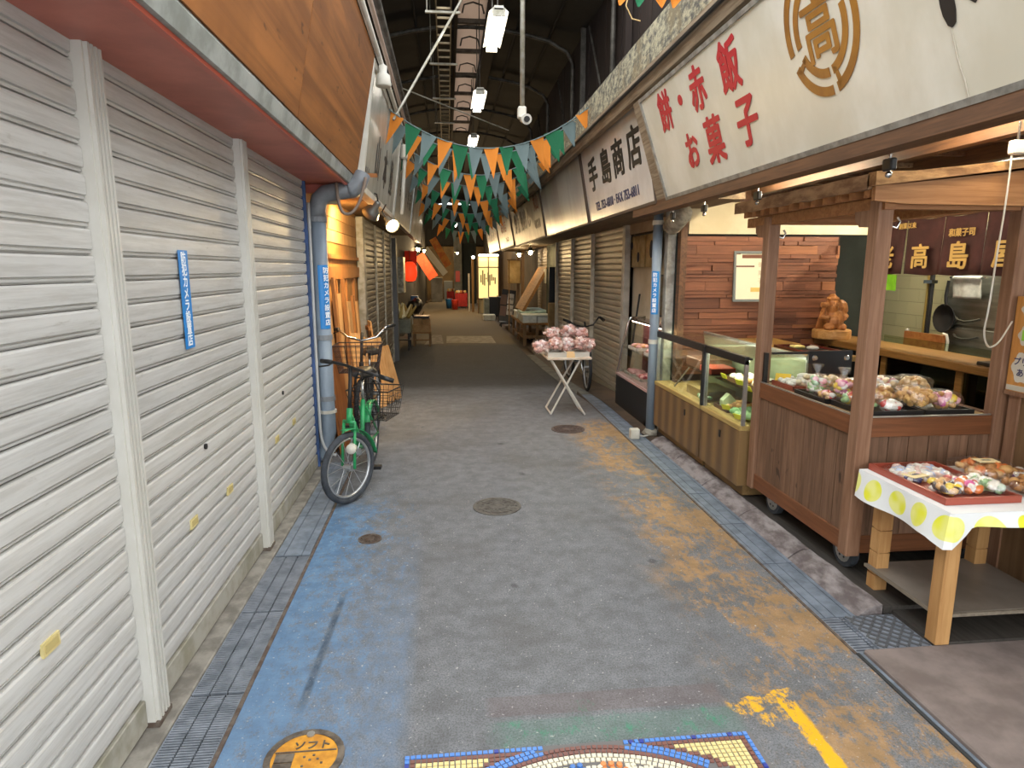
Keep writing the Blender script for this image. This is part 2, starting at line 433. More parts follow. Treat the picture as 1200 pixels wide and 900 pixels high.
for k in range(8):
    y0 = 3.5 - .6 * (k + 1)
    if y0 > .2: put('drain_grate', gm, gut, (-.9, y0, .002))
for k in range(3): put('drain_cover', pm, gut, (-.9, 3.5 + .6 * k, .004))
gutr = struct(MB().box(1.69, 1.875, 2.3, 14, -.5, -.3).build('trim_2', m_groove))
MB().box(1.682, 1.694, 2.3, 8.2, -.08, .005).build('edge_strip', m_iron_r, gutr)
pr = plain(.555, .178, m_lid, (.14, .30, .42, .14)); po = plain(.555, .178, m_lid_old, (1,))
gr2 = ribbed(.28, .178, 2, .02)
put('drain_grate', gr2, gutr, (1.785, 2.3, .002))
for k in range(20):
    y0 = 2.58 + .56 * k
    o = put('drain_cover', pr if y0 < 8 else po, gutr, (1.785, y0, .002 + gz(y0)))
    o.rotation_euler = (atan2(gz(y0 + .56) - gz(y0), .56), 0, 0)
# checker plate
b = MB().box(1.80, 2.04, 2.31, 2.565, -.03, .012); b.k = 0
for i in range(9):
    for j in range(9):
        c = V((1.815 + .026 * i, 2.325 + .028 * j, .014)); a = pi / 4 if (i + j) % 2 else -pi / 4
        b.mi(1).obox(c, (.030, .010, .006), Matrix.Rotation(a, 3, 'Z'))
tag(b.build('checker_plate', [m_grate, mat('tread_dark', '#565759', rough=.6)], loc=(1.92, 2.43, 0)), 'grey checker plate steel cover at the near end of the drain', 'drain cover')

# manholes
def ring(b, c, r0, r1, z0, z1, n=28):
    for k in range(n):
        a0, a1 = 2 * pi * k / n, 2 * pi * (k + 1) / n
        b.prism([(c[0] + r0 * cos(a0), c[1] + r0 * sin(a0)), (c[0] + r1 * cos(a0), c[1] + r1 * sin(a0)), (c[0] + r1 * cos(a1), c[1] + r1 * sin(a1)), (c[0] + r0 * cos(a1), c[1] + r0 * sin(a1))], 'z', z0, z1)
    return b
m_opaint = mat('orange_cover_paint', '#d99a2e', '#b87a20', .6, sc=18, bump=.15)
mh = thing('manhole_cover', 'small round iron cover painted orange, set in blue paint', 'manhole', (-.50, 1.93, 0))
ring(MB(), (0, 0), .108, .13, -.02, .008).build('rim', m_iron, mh, local=True)
MB().cyl((0, 0, -.02), (0, 0, .005), .108, n=32).build('lid', m_opaint, mh, local=True)
b = MB().box(-.10, .10, .024, .028, .004, .008).box(-.095, -.035, -.02, .018, .004, .009).box(-.095, -.035, -.06, -.025, .004, .009)
for x, y in ((0, .0), (.03, .006), (.045, -.012), (.02, -.014), (.06, -.03), (.0, -.04)): b.box(x - .004, x + .004, y - .003, y + .003, .004, .008)
b.build('cast_relief', m_iron, mh, local=True)
MB().cyl((0, .105, 0), (0, .105, .01), .014, n=10).build('hinge_pin', m_alu, mh, local=True)
letters('ソフト', .042, m_iron, mh, (.015, .055), .005, .001)
def round_cover(name, label, x, y, r, m):
    t = thing(name, label, 'manhole', (x, y, 0)); b = MB(); ring(b, (0, 0), r * .9, r, -.02, .006, 26); b.build('rim', m, t, local=True)
    b = MB().cyl((0, 0, -.02), (0, 0, .002), r * .9, n=28)
    for q in (.75, .55, .35): ring(b, (0, 0), r * q - .008, r * q, .0, .006, 20)
    for k in range(16): a = 2 * pi * k / 16; b.obox((r * .6 * cos(a), r * .6 * sin(a), .003), (r * .5, .008, .006), Matrix.Rotation(a, 3, 'Z'))
    b.build('lid', m, t, local=True)
round_cover('manhole_cover', 'grey brown round iron manhole cover in the middle of the lane', .31, 4.15, .165, mat('manhole_iron', '#6a655e', '#555049', .8, .1, sc=20))
round_cover('valve_cover', 'tiny round rusty valve cover at the edge of the blue paint', -.49, 3.69, .07, m_iron_r)
round_cover('manhole_cover', 'reddish brown flat round lid in front of the folding table', 1.19, 6.22, .17, mat('reddish_iron', '#5f5049', '#4e423d', .8, .1, sc=20))

# mosaic panel
mz = thing('tile_mosaic', 'tile mosaic panel set flush into the asphalt, blue edged with a round medallion', 'mosaic', (.43, 1.2, 0))
t_blue = mat('blue_tile', '#4f7fc4', rough=.3, rnd=.2); t_navy = mat('navy_tile', '#2f3f96', rough=.3); t_brown = mat('brown_tile', '#7a4f45', rough=.4)
t_cream = mat('cream_tile', '#e3d9bf', rough=.35); t_yel = mat('yellow_tile', '#e2cd8e', rough=.35); t_or = mat('orange_tile', '#dd8a4e', rough=.35)
MB().box(-.60, .60, .28, .705, -.02, .002).build('grout_bed', mat('grout', '#6f6c6a', rough=.9), mz, local=True)
TM = [t_blue, t_brown, t_cream, t_yel, t_navy, t_or]
rm = random.Random(11); b = MB(); s = .0185; cy, rad = .0, .672
def tess(x, y, a, k, w=.0155, h=.0155):
    b.mi(k); b.obox((x, y, .003 + rm.uniform(0, .001)), (w * rm.uniform(.85, 1), h * rm.uniform(.85, 1), .006), Matrix.Rotation(a + rm.uniform(-.07, .07), 3, 'Z'))
nx = 64
for i in range(nx):
    x = -.59 + i * s
    for j in range(23):
        y = .693 - j * s; r = sqrt(x * x + (y - cy) ** 2); e = min(j, i, nx - 1 - i)
        if r < rad + .035: continue
        if e == 0: k = 0 if rm.random() > .12 else 4
        elif e == 1: k = 1
        else: k = 1 if r < rad + .055 else 3
        tess(x, y, 0, k)
for ri, k in ((.028, 0), (.010, 0), (-.009, 1), (-.028, 2), (-.047, 2)):
    rr = rad + ri; n = int(1.2 / (s / rr)); 
    for q in range(n):
        a = pi / 2 + (q - n / 2) * s / rr
        if abs(rr * cos(a)) > .57 or rr * sin(a) > (.682 if ri > 0 else .7) or rr * sin(a) < .3: continue
        if ri > 0 and abs(rr * cos(a)) < .13: k2 = 1
        else: k2 = k
        tess(rr * cos(a), cy + rr * sin(a), a - pi / 2, k2)
for q in range(700):
    x, y = rm.uniform(-.5, .5), rm.uniform(.3, .63)
    if sqrt(x * x + y * y) < rad - .062:
        gx = round(x / s) * s; gy = round(y / s) * s
        if (gx, gy) in TM: continue
seen = set()
for i in range(-30, 31):
    for j in range(14, 36):
        x, y = i * s + rm.uniform(-.002, .002), j * s + rm.uniform(-.002, .002)
        if sqrt(x * x + y * y) > rad - .062: continue
        if -.07 < x < -.005 or .04 < x < .125: 
            if y > .555: continue
        tess(x, y, rm.uniform(-.5, .5), 2 if rm.random() > .06 else 1)
stuff(b.build('tesserae', TM, mz, local=True))
bd = MB().cyl((0, 0, 0), (0, 0, .008), .0115, .009, 10).mesh('disc', t_blue); od = MB().cyl((0, 0, 0), (0, 0, .008), .0115, .009, 10).mesh('disc', t_or)
for x, y in ((-.052, .60), (-.028, .604), (-.06, .58), (-.037, .58), (-.015, .582), (-.052, .56), (-.027, .559)): put('blue_disc', bd, mz, (x, y, .001))
for x, y in ((.05, .602), (.076, .602), (.102, .596), (.05, .578), (.076, .578), (.118, .572), (.05, .556), (.09, .556)): put('orange_disc', od, mz, (x, y, .001))

# ------------------------------------------------------------------ walls and roof
struct(MB().box(-1.45, -1.3, -1, 5.5, -.5, 3.36).box(-1.45, -1.3, 5.5, 42, -.5, 5.4).build('wall_left', m_left_wall))
wl2 = struct(MB().box(-1.3, -1.13, 5.3, 8.85, -.1, 2.26).build('wall_left', wood('plywood_front', '#b9854a', '#9a6a36', 'z', .6)))
wr = struct(MB().box(2.34, 2.44, 4.4, 42, 2.4, 5.45).build('wall_right', m_left_wall))
rb = random.Random(5); y = 4.4
m_corr = mat('grey_brown_sheet', '#6a6258', '#4e473f', .7, sc=4, st=(1, 1, .3))
while y < 16:
    w = rb.uniform(.3, .62)
    MB().box(2.30 - rb.uniform(0, .015), 2.34, y, y + w - .012, 2.5, 5.4).build('board', m_corr if y < 6.2 else m_brown_wall, wr); y += w
for y, m in ((5.2, m_steel_l), (8.2, m_brown_wall), (10.9, m_rib)): MB().box(2.2, 2.28, y, y + .07, 2.9, 5.4).build('post', m, wr)
def rz(x): return 5.72 - .1 * (x - .45) ** 2
b = MB()
RY0 = 8.2
xsL = [-1.6 + i * (1.84 / 8) for i in range(9)]; xsR = [.70 + i * (1.9 / 8) for i in range(9)]
for xs in (xsL, xsR):
    for a, c in zip(xs, xs[1:]): b.prism([(a, rz(a)), (c, rz(c)), (c, rz(c) + .04), (a, rz(a) + .04)], 'y', RY0, 42)
roof = struct(b.build('ceiling', m_roof))
for y0, y1 in ((RY0, 8.6), (20.5, 42)): MB().box(.24, .70, y0, y1, 5.68, 5.74).build('infill_panel', m_roof, roof)
m_sky = NG('translucent_sheet'); tb = m_sky.new('ShaderNodeBsdfTranslucent'); tb.inputs[0].default_value = lin('#c9b9ab')
dfb = m_sky.new('ShaderNodeBsdfDiffuse'); dfb.inputs[0].default_value = lin('#c9b9ab'); mxs = m_sky.new('ShaderNodeMixShader'); mxs.inputs[0].default_value = .55
m_sky.t.links.new(tb.outputs[0], mxs.inputs[1]); m_sky.t.links.new(dfb.outputs[0], mxs.inputs[2]); m_sky.t.links.new(mxs.outputs[0], m_sky.n['Material Output'].inputs[0]); m_sky = m_sky.m
for k in range(8):
    y0 = 8.6 + k * 1.49; MB().box(.24, .70, y0, y0 + 1.46, 5.69, 5.70).build('skylight_panel', m_sky, roof, label='pale translucent roof light panel')
    b = MB().box(.24, .70, y0 - .05, y0 + .02, 5.62, 5.69)
    b.tube([(.30, y0 + .7, 5.5), (.33, y0 + .7, 5.62), (.47, y0 + .7, 5.66), (.61, y0 + .7, 5.62), (.64, y0 + .7, 5.5)], .014, 6)
    b.build('crossbar', m_rib, roof)
MB().box(.71, .90, 7, 30, 5.42, 5.6).build('valley_beam', m_brown_wall, roof)
MB().box(.18, .235, 7, 30, 5.48, 5.66).build('valley_beam', m_brown_wall, roof)
def rib(y):
    pts = [(2.22, y, 2.9), (2.22, y, 5.08), (2.12, y, 5.27)] + [(x, y, rz(x) - .1) for x in (1.8, 1.4, 1.0, .45, 0, -.5, -.95)] + [(-1.15, y, 5.25), (-1.22, y, 5.05), (-1.22, y, 3.5)]
    MB().tube(pts, .035, 8).build('rib', m_rib, roof, smooth=True)
for y in (8.9, 11.7, 14.5, 17.3, 20.1, 24): rib(y)
for x in (-1.0, -.45, 1.25, 1.8): MB().tube([(x, RY0, rz(x) - .05), (x, 30, rz(x) - .05)], .022, 6).build('purlin', m_roof, roof)
for y in (10.3, 13.1, 15.9): MB().tube([(2.2, y - 1.4, 3.4), (2.2, y, 5.2)], .015, 6).build('brace', m_rib, roof)
struct(MB().box(-3, 5, 42, 42.2, -.4, 5.6).build('wall_back', m_roof))

# cable ladder under the roof
m_ladder = mat('ladder_steel', '#a08f70', '#7e6f55', .6, .3, sc=8)
ld = thing('cable_ladder', 'long narrow cable ladder hung below the dark arched roof', 'cable ladder', (.01, 8, 4.7))
b = MB()
for x in (-.09, .09): b.box(x - .008, x + .008, 0, 13, -.03, .03)
b.build('side_rail', m_ladder, ld, local=True)
rg = MB().box(-.082, .082, -.012, .012, -.012, .012).mesh('rung', m_ladder)
for k in range(42): put('rung', rg, ld, (0, .15 + .305 * k, 0))
hg = MB().box(-.22, .2, -.02, .02, -.06, -.035).tube([(-.2, 0, -.05), (-.2, 0, .9)], .008, 5).mesh('hanger', m_steel_l)
for k in range(6): put('hanger', hg, ld, (0, .45 + 2.0 * k, 0))

# hanging fluorescent lamps
m_tube = glow('lamp_tube', '#fff8ec', 8)
def fluoro(x, y, z, L, label, tubes=2):
    t = thing('fluorescent_lamp', label, 'lamp', (x, y, z), group=None)
    b = MB().box(-.05, .05, -.02, L + .02, .035, .075); b.prism([(-.11, .02), (-.05, .07), (.05, .07), (.11, .02), (.10, .02), (.045, .06), (-.045, .06), (-.10, .02)], 'y', 0, L)
    b.build('housing', m_white, t, local=True)
    for e in (-.02, L): MB().box(-.07, .07, e, e + .02, -.03, .05).build('end_bracket', m_steel_l, t, local=True)
    for q in ((-.045, .045) if tubes == 2 else (0,)):
        MB().cyl((q, 0, -.005), (q, L, -.005), .018, n=8).build('tube', m_tube, t, local=True, smooth=True)
    for e in (.15, L - .15): MB().tube([(0, e, .07), (0, e, rz(x) - z - .02)], .008, 5).build('hanger_rod', m_rib, t, local=True)
fluoro(.6, 7.45, 4.3, 1.15, 'twin tube fluorescent lamp, nearest and largest of those under the roof')
fluoro(.56, 10.6, 4.3, 1.15, 'twin tube fluorescent lamp, second along the roof, between nearest and farthest')
fluoro(.6, 14.0, 4.3, 1.15, 'twin tube fluorescent lamp hanging just above the front bunting')
fluoro(.3, 24, 3.2, 1.2, 'fluorescent tube behind the bunting, far down the lane')
# camera pole
pc = thing('camera_pole', 'white pole hanging from the roof with a round camera at its tip', 'camera', (.69, 6.0, 2.9))
MB().tube([(0, 0, .1), (0, 0, 2.75)], .022, 10).build('pole', m_steel_l, pc, local=True, smooth=True)
MB().box(-.04, .035, -.03, .05, .02, .12).build('mount', m_white, pc, local=True, bevel=.01)
MB().cyl((.02, .08, .04), (.03, -.08, .0), .040, .046, 14).build('housing', m_white, pc, local=True)
MB().cyl((.03, -.081, 0), (.031, -.095, -.003), .026, n=14).build('lens', m_black, pc, local=True)
# stay rods
tag(MB().tube([(-.52, 7.0, 3.1), (.21, 8.0, 4.62)], .014, 7).build('stay_rod', m_steel_l, loc=(-.52, 7.0, 3.1)), 'thin white rod rising slantwise from the left signs to the ladder', 'rod')
tag(MB().tube([(-1.0, 9.5, 4.2), (1.0, 10.6, 3.75)], .01, 6).build('wire_brace', m_steel_l, loc=(-1.0, 9.5, 4.2)), 'thin wire brace crossing behind the slanting white rod', 'wire')
# ------------------------------------------------------------------ left side: shutters
def shutter_mat(name, c, c2, dirt):
    g = NG(name); P = g.pos
    f = g.noise(g.map(P, (1, .8, 14)), 3.5, 6, .7); col = g.mix(g.step(f, .35, .62), lin(c2), lin(c))
    d = g.noise(g.map(P, (1, 2.0, 9)), 4, 5, .7); col = g.mix(g.math('MULTIPLY', g.step(d, .60, .76), .55), col, lin(dirt))
    h = g.new('ShaderNodeHueSaturation'); g.put(h.inputs['Color'], col); g.put(h.inputs['Value'], g.math('MULTIPLY_ADD', g.rand(), .07, .965))
    return g.out(h.outputs[0], .45, 0, .45)
m_shut = shutter_mat('shutter_slat', '#bebcb7', '#aeaba5', '#857d70')
m_rail = mat('shutter_rail', '#9f9b90', '#84806f', .6, sc=8, st=(1, 1, 1))
m_shut_far = shutter_mat('far_shutter_slat', '#8d7f6b', '#75685a', '#4c4238')
m_shut_tan = shutter_mat('tan_shutter_slat', '#b3a68f', '#9d917c', '#5d5142')
m_bluepole = mat('blue_paint', '#3b5687', '#2f4468', .5, sc=8)
m_handle = mat('cream_plastic', '#d8c890', '#bfae74', .5)
m_sticker = mat('blue_sticker', '#1f7fc6', rough=.4)
m_printw = mat('white_print', '#eef2f4', rough=.5)

def slat_mesh(L, h, m, d=.007):
    """one convex shutter slat, long side along y, facing +x, hooked groove at the bottom"""
    pr = [(-.012, 0), (-.012, .006), (.0, .0065), (.002, .013), (-.002, .015), (-.002, .0175), (d * .9, .020), (d, .030), (d * 1.1, h * .6), (d, h - .008), (d * .6, h - .0015), (-.012, h - .001)]
    b = MB(); n = len(pr)
    vs = [(x, 0, z) for x, z in pr] + [(x, L, z) for x, z in pr]
    b.add(vs, [(i, i + 1, i + 1 + n, i + n) for i in range(n - 1)] + [(n - 1, 0, n, 2 * n - 1), tuple(range(n)), tuple(range(2 * n - 1, n - 1, -1))])
    return b.mesh('slat', m)
def roller(name, label, x, y0, y1, z0, z1, m, face=1, h=.08, joined=False, group=None, m2=None):
    t = thing(name, label, 'shutter', (x, (y0 + y1) / 2, z0), (0, 0, 0 if face > 0 else pi), group)
    L = y1 - y0; me = slat_mesh(L, h, m); n = int((z1 - z0 - .1) / h) + 1
    MB().box(-.02, .012, -L / 2, L / 2, .0, .10).build('bottom_rail', m2 or m_rail, t, local=True, bevel=.003)
    if joined:
        b = MB()
        for k in range(n):
            o = len(b.v); b.add([V(v.co) + V((0, -L / 2, .1 + k * h)) for v in me.vertices], [list(p.vertices) for p in me.polygons])
        stuff(b.build('slats', m, t, local=True))
    else:
        for k in range(n): put('slat', me, t, (0, -L / 2, .1 + k * h))
    return t
LX = -1.085
ra = roller('roller_shutter', 'wide off-white roller shutter running out of the picture, nearest of the left row', LX, .45, 2.118, .02, 2.27, m_shut)
rb_ = roller('roller_shutter', 'off-white roller shutter between two ribbed posts, blue vertical sticker on it', LX, 2.217, 3.558, .02, 2.27, m_shut)
rc_ = roller('roller_shutter', 'off-white roller shutter ending at the thin blue pole, third of the near left row', LX, 3.657, 5.14, .02, 2.31, m_shut)
def wpart(b, *a, **k): return b.build(*a, **k)
for t, y, z in ((ra, 1.68, .61), (rb_, 2.66, .555), (rb_, 3.11, .54), (rc_, 4.0, .555), (rc_, 4.45, .56), (ra, 1.05, .61)):
    b = MB().box(LX + .004, LX + .013, y - .037, y + .037, z - .02, z + .02).mi(1).box(LX + .012, LX + .0145, y - .029, y + .029, z - .011, z + .012)
    b.build('handle', [m_handle, mat('handle_recess', '#b09f66', rough=.7)], t, label='small cream finger recess')
for t, y, z in ((rb_, 2.85, .83), (rc_, 4.2, .81)):
    MB().cyl((LX + .008, y, z), (LX + .016, y, z), .013, n=10).build('lock', m_darkmetal, t)
# blue sticker with vertical writing
def sticker(parent, M, w, h, txt, size):
    b = MB().box(-w / 2, w / 2, 0, h, 0, .0015); me = b.mesh('sticker', m_sticker); me.transform(M); o = link('sticker', me, parent); o['label'] = 'blue strip sticker with white vertical writing'
    n = len(txt); st = h / (n + .35)
    for i, ch in enumerate(txt): letters(ch, size, m_printw, o, (0, h - (i + .62) * st), .002, size * .02, .0004, M=M)
    return o
TXT = '防犯カメラ設置店'
M = Matrix.Translation((LX + .014 - rb_.location.x, 2.775 - rb_.location.y, 1.275 - rb_.location.z)) @ frame((0, 0, 0), (0, 1, 0), (0, .05, 1))
sticker(rb_, M, .094, .40, TXT, .052)
def shut_post(y, label):
    t = thing('shutter_post', label, 'post', (-1.07, y, 0))
    b = MB().box(-.03, .022, -.05, .046, .015, 2.28)
    for q in (-.034, -.012, .012, .034): b.box(.022, .034, q - .006, q + .006, .015, 2.28)
    b.build('channel', mat('post_paint', '#c4c1b9', '#bbb7ad', .45, sc=5, st=(1, 1, .6)), t, local=True)
    MB().box(-.03, .036, -.054, .05, .012, .03).build('foot', m_iron_r, t, local=True, label='rusty foot plate')
shut_post(2.17, 'ribbed white shutter post, wider looking one nearer the camera')
shut_post(3.61, 'ribbed white shutter post to the right of the blue sticker')
b = MB().box(-1.12, -1.06, 5.155, 5.19, 0, 2.30)
tag(b.build('corner_pole', m_bluepole, loc=(-1.08, 5.2, 0), bevel=.006), 'thin blue pole at the end of the white shutters', 'pole')

# salmon soffit, gutter edge and plywood fascia
m_salmon = mat('salmon_paint', '#bf6e5c', '#a95d4d', .45, sc=3, bump=.05)
tr3 = struct(MB().box(-1.3, -.752, -.6, 5.42, 2.255, 2.285).build('trim_3', m_salmon))
MB().box(-.775, -.752, -.6, 5.42, 2.235, 2.27).build('lip', mat('salmon_lip', '#b4543f', rough=.4), tr3)
MB().box(-1.1, -.80, 5.36, 5.42, 2.19, 2.255).build('end_bar', mat('red_bar', '#b35a48', rough=.5), tr3)
MB().prism([(-.775, 2.285), (-.752, 2.25), (-.735, 2.252), (-.718, 2.315), (-.73, 2.34), (-.775, 2.34)], 'y', -.6, 5.5).build('gutter_edge', mat('gutter_zinc', '#a7a9a3', '#858880', .6, .2, sc=6), tr3)
fb = thing('plywood_fascia', 'weathered orange brown plywood boards above the salmon soffit', 'fascia', (-.73, 2.5, 2.33))
m_ply = wood('old_plywood', '#9c622e', '#74451c', 'y', .6, rnd=.06, sc=.28, knots='#46280f', bump=.1)
y = -.6
for L in (1.9, 2.1, 2.08):
    p = [(-.735, 2.335), (-.715, 2.33), (-.535, 3.25), (-.56, 3.255)]
    MB().prism(p, 'y', y + .004, y + L - .004).build('board', m_ply, fb); y += L
MB().box(-.74, -.55, 5.47, 5.49, 2.33, 2.36).build('board', m_ply, fb)
# wall above fascia, pipes that run along its top
cdt = struct(MB().box(-1.3, -.70, -1, 5.5, 3.3, 3.36).build('trim_4', m_steel_l))
def runpipe(x, z, r, y0, y1, m, lab):
    tag(MB().tube([(x, y0, z), (x, y1, z)], r, 8).build('conduit', m, loc=(x, y0, z), smooth=True), lab, 'conduit')
runpipe(-.515, 3.28, .022, 3.6, 15, m_white, 'pale upper conduit running along the top of the left signs')
runpipe(-.48, 3.36, .018, 3.6, 15, mat('pinkish_conduit', '#a08a7c', rough=.6), 'pinkish brown conduit right above the pale one on the left signs')
runpipe(-.46, 3.46, .03, 3.6, 15, m_rib, 'dark thick conduit, topmost along the left signs')

# left drain pipe with elbow and sticker
m_pipe = mat('grey_pvc', '#8b99a6', '#77838f', .4, sc=4, st=(1, 1, .4)); m_pipe2 = mat('grey_pvc_top', '#82868a', '#6b6e72', .5, sc=5)
dp = thing('drain_pipe', 'thick grey drain pipe with elbow beside the blue pole, blue sticker on it', 'pipe', (-1.0, 5.27, 0))
el = [(0, 0, .30), (0, 0, 2.03)]
MB().tube([(-.09, .02, .06), (-.07, .01, .09), (-.03, 0, .17), (0, 0, .27), (0, 0, 2.02)], .062, 14).build('upright', m_pipe, dp, local=True, smooth=True)
MB().tube([(0, 0, 2.0), (0, 0, 2.06), (.02, 0, 2.13), (.07, 0, 2.175), (.14, 0, 2.19), (.30, 0, 2.215)], .066, 14).build('elbow', m_pipe2, dp, local=True, smooth=True)
MB().tube([(.25, 0, 2.205), (.27, 0, 2.21), (.33, 0, 2.26), (.36, .02, 2.33)], [.07, .072, .066, .06], 12).build('spout_joint', m_pipe2, dp, local=True, smooth=True)
for z in (.56, 1.06, 1.98): MB().lathe([(.063, -.02), (.070, -.02), (.070, .02), (.063, .02)], (0, 0, z), 14).build('collar', m_pipe2, dp, local=True)
MB().lathe([(.064, -.012), (.075, -.012), (.075, .012), (.064, .012)], (0, 0, .45), 14).box(-.10, -.06, -.01, .01, .44, .46).build('strap', m_white, dp, local=True)
b = MB().sheet(lambda u, v: (.0645 * sin((u - .5) * 1.35 + .55), -.0645 * cos((u - .5) * 1.35 + .55), 1.13 + .50 * v), 6, 1, .001, (.3, -1, 0))
sk = b.build('sticker', m_sticker, dp, local=True, label='blue strip sticker with white vertical writing')
Mp = frame((.052, -.053, 1.13), (.62, .78, 0), (0, 0, 1))
for i, ch in enumerate(TXT): letters(ch, .052, m_printw, sk, (-.004, .5 - (i + .7) * .058), 0, .001, .0005, M=Mp)
tag(MB().tube(smooth([(-1.05, 5.2, 2.1), (-1.052, 5.19, 1.2), (-1.05, 5.18, .55), (-1.04, 5.17, .25), (-.99, 5.16, .13), (-.93, 5.17, .10)]), .012, 8).build('hose', mat('grey_hose', '#b2b2b0', rough=.5), loc=(-1.03, 5.25, .1), smooth=True), 'thin grey hose hanging down between the blue pole and drain pipe', 'hose')
tag(MB().tube(smooth([(-.83, 5.18, 2.25), (-.82, 5.17, 2.12), (-.79, 5.16, 2.03), (-.73, 5.16, 2.02), (-.67, 5.17, 2.09), (-.63, 5.18, 2.2), (-.61, 5.2, 2.29)]), .012, 8).build('cable_loop', mat('brown_cable', '#7b6a5c', rough=.6), loc=(-.72, 5.2, 2.03), smooth=True), 'brown cable hanging in a loop around the pipe elbow', 'cable')
tag(MB().box(-.98, -.86, 5.38, 5.46, 2.11, 2.2).build('junction_box', mat('beige_box', '#b9aa86', rough=.6), loc=(-.9, 5.4, 2.11), bevel=.008), 'beige junction box under the red end bar', 'box')

# ------------------------------------------------------------------ timber shop front: lintels, doors, leaning planks
m_pw = wood('pale_plank', '#d3a670', '#b5824c', 'z', .65, rnd=.14); m_pw2 = wood('orange_plank', '#bd7f41', '#9a6230', 'z', .6, rnd=.14)
MB().box(-1.13, -1.09, 5.42, 8.7, 1.50, 1.62).build('lintel', m_pw2, wl2)
MB().box(-1.13, -1.09, 5.42, 8.7, 1.70, 1.74).build('lintel', m_pw2, wl2)
for i, y in enumerate((5.95, 6.6, 7.25, 7.85)): MB().box(-1.13, -1.10, y, y + .07, 0, 1.5).build('door_stile', m_pw2, wl2)
for z in (1.86, 1.98, 2.1): MB().box(-1.132, -1.118, 5.42, 8.7, z, z + .112).build('panel_board', m_pw, wl2)
tag(MB().box(-1.12, -1.02, 8.25, 8.42, -.1, 2.24).build('metal_jamb', m_steel_l, loc=(-1.07, 8.3, -.1), bevel=.01), 'grey metal jamb between the timber front and brown shutter', 'post')
def plank(name, label, foot, top, w, t, m, group, pointed=False, yaw=0):
    foot, top = V(foot), V(top); L = (top - foot).length
    z = (top - foot).normalized(); x = V((sin(yaw), cos(yaw), 0)); x = (x - z * x.dot(z)).normalized(); y = z.cross(x)
    Mx = Matrix((x, y, z)).transposed()
    o = bpy.data.objects.new(name, None)
    poly = [(-w / 2, .0), (w / 2, 0), (w / 2, L), (-w / 2, L)]
    if pointed: poly = [(-w * .15, 0), (w * .35, 0), (w / 2, w * .6), (w / 2, L - .02), (-w / 2, L), (-w / 2, w * .5)]
    b = MB().prism(poly, 'y', -t / 2, t / 2); b2 = MB(); b2.add([foot + Mx @ V(p) for p in b.v], b.f)
    o = b2.build(name, m, loc=tuple(foot)); return tag(o, label, 'plank', group)
rp = random.Random(2)
G1 = 'tall planks leaning on the timber front'
T1 = ['tall orange plank standing right behind the grey drain pipe', 'tall pale plank, second from the drain pipe', 'tall plank in shadow, third from the drain pipe', 'tall orange plank, fourth from the drain pipe',
      'tall narrow plank, fifth from the drain pipe', 'pale wide plank with darker streaks, sixth from the drain pipe', 'tall plank, seventh from the drain pipe, before the jamb', 'slim plank leaning nearest to the metal jamb']
for i, (y, h, w) in enumerate([(5.62, 1.5, .22), (5.95, 1.18, .2), (6.28, 1.52, .1), (6.5, 1.36, .2), (6.85, 1.5, .08), (7.15, 1.25, .22), (7.5, 1.3, .1), (7.8, 1.22, .12)]):
    plank('plank', T1[i], (-1.02 + .008 * (i % 3), y, .0), (-1.085, y + .02, h), w, .03, m_pw if i % 2 else m_pw2, G1)
# broad brown sheet behind the bicycles
plank('board', 'broad orange brown board standing behind the two bicycles', (-.945, 5.78, 0), (-1.02, 5.8, .92), .56, .02, wood('brown_sheet', '#a9672f', '#874c1e', 'z', .6), None)
G2 = 'short pointed planks leaning in a row'
T2 = ['rough pale board, leftmost of the slanting planks by the bicycle', 'pale slanting plank under the brown saddle basket', 'pale slanting plank, third of the row by the bicycle', 'pale slanting plank with a cut tip, fourth of the row', 'pale slanting plank with dark tip, rightmost of the row']
for i, (fx, fy, tx, ty, h, w) in enumerate([(-.93, 7.02, -1.03, 7.1, .92, .18), (-.86, 7.22, -1.0, 7.25, .86, .17), (-.79, 7.46, -.93, 7.48, .83, .19), (-.72, 7.7, -.88, 7.7, .80, .19), (-.65, 7.92, -.81, 7.92, .68, .19)]):
    plank('plank', T2[i], (fx, fy, .0), (tx, ty, h), w, .045, m_pw, G2, True, .55)
pl = thing('wood_pallet', 'small pale slatted pallet standing upright on the grey green cabinet', 'pallet', (-.93, 8.27, .105), (0, -.1, .3))
for k in range(4): MB().box(-.01, .01, -.2 + k * .11, -.12 + k * .11, .25, .86).build('slat', m_pw, pl, local=True)
for z in (.35, .75): MB().box(-.04, -.01, -.2, .21, z, z + .05).build('batten', m_pw2, pl, local=True)
st = MB().box(-1.1, -.85, 8.1, 8.5, gz(8.3), .35)
tag(st.build('grey_cabinet', mat('grey_green_metal', '#5f6560', '#4b504b', .6, sc=5), loc=(-.97, 8.3, gz(8.3)), bevel=.01), 'grey green metal cabinet below the brown shutter, behind the planks', 'cabinet')
# fence lattice pieces leaning near the pipe
lt = thing('lattice', 'brown wooden lattice strip hung behind the drain pipe', 'lattice', (-1.06, 5.55, .7))
for y in (-.03, .04): MB().box(-.01, .01, y - .012, y + .012, 0, .85).build('upright', m_pw2, lt, local=True)
for k in range(7): MB().box(-.018, -.004, -.06, .07, .05 + k * .12, .075 + k * .12).build('rail', m_pw2, lt, local=True)

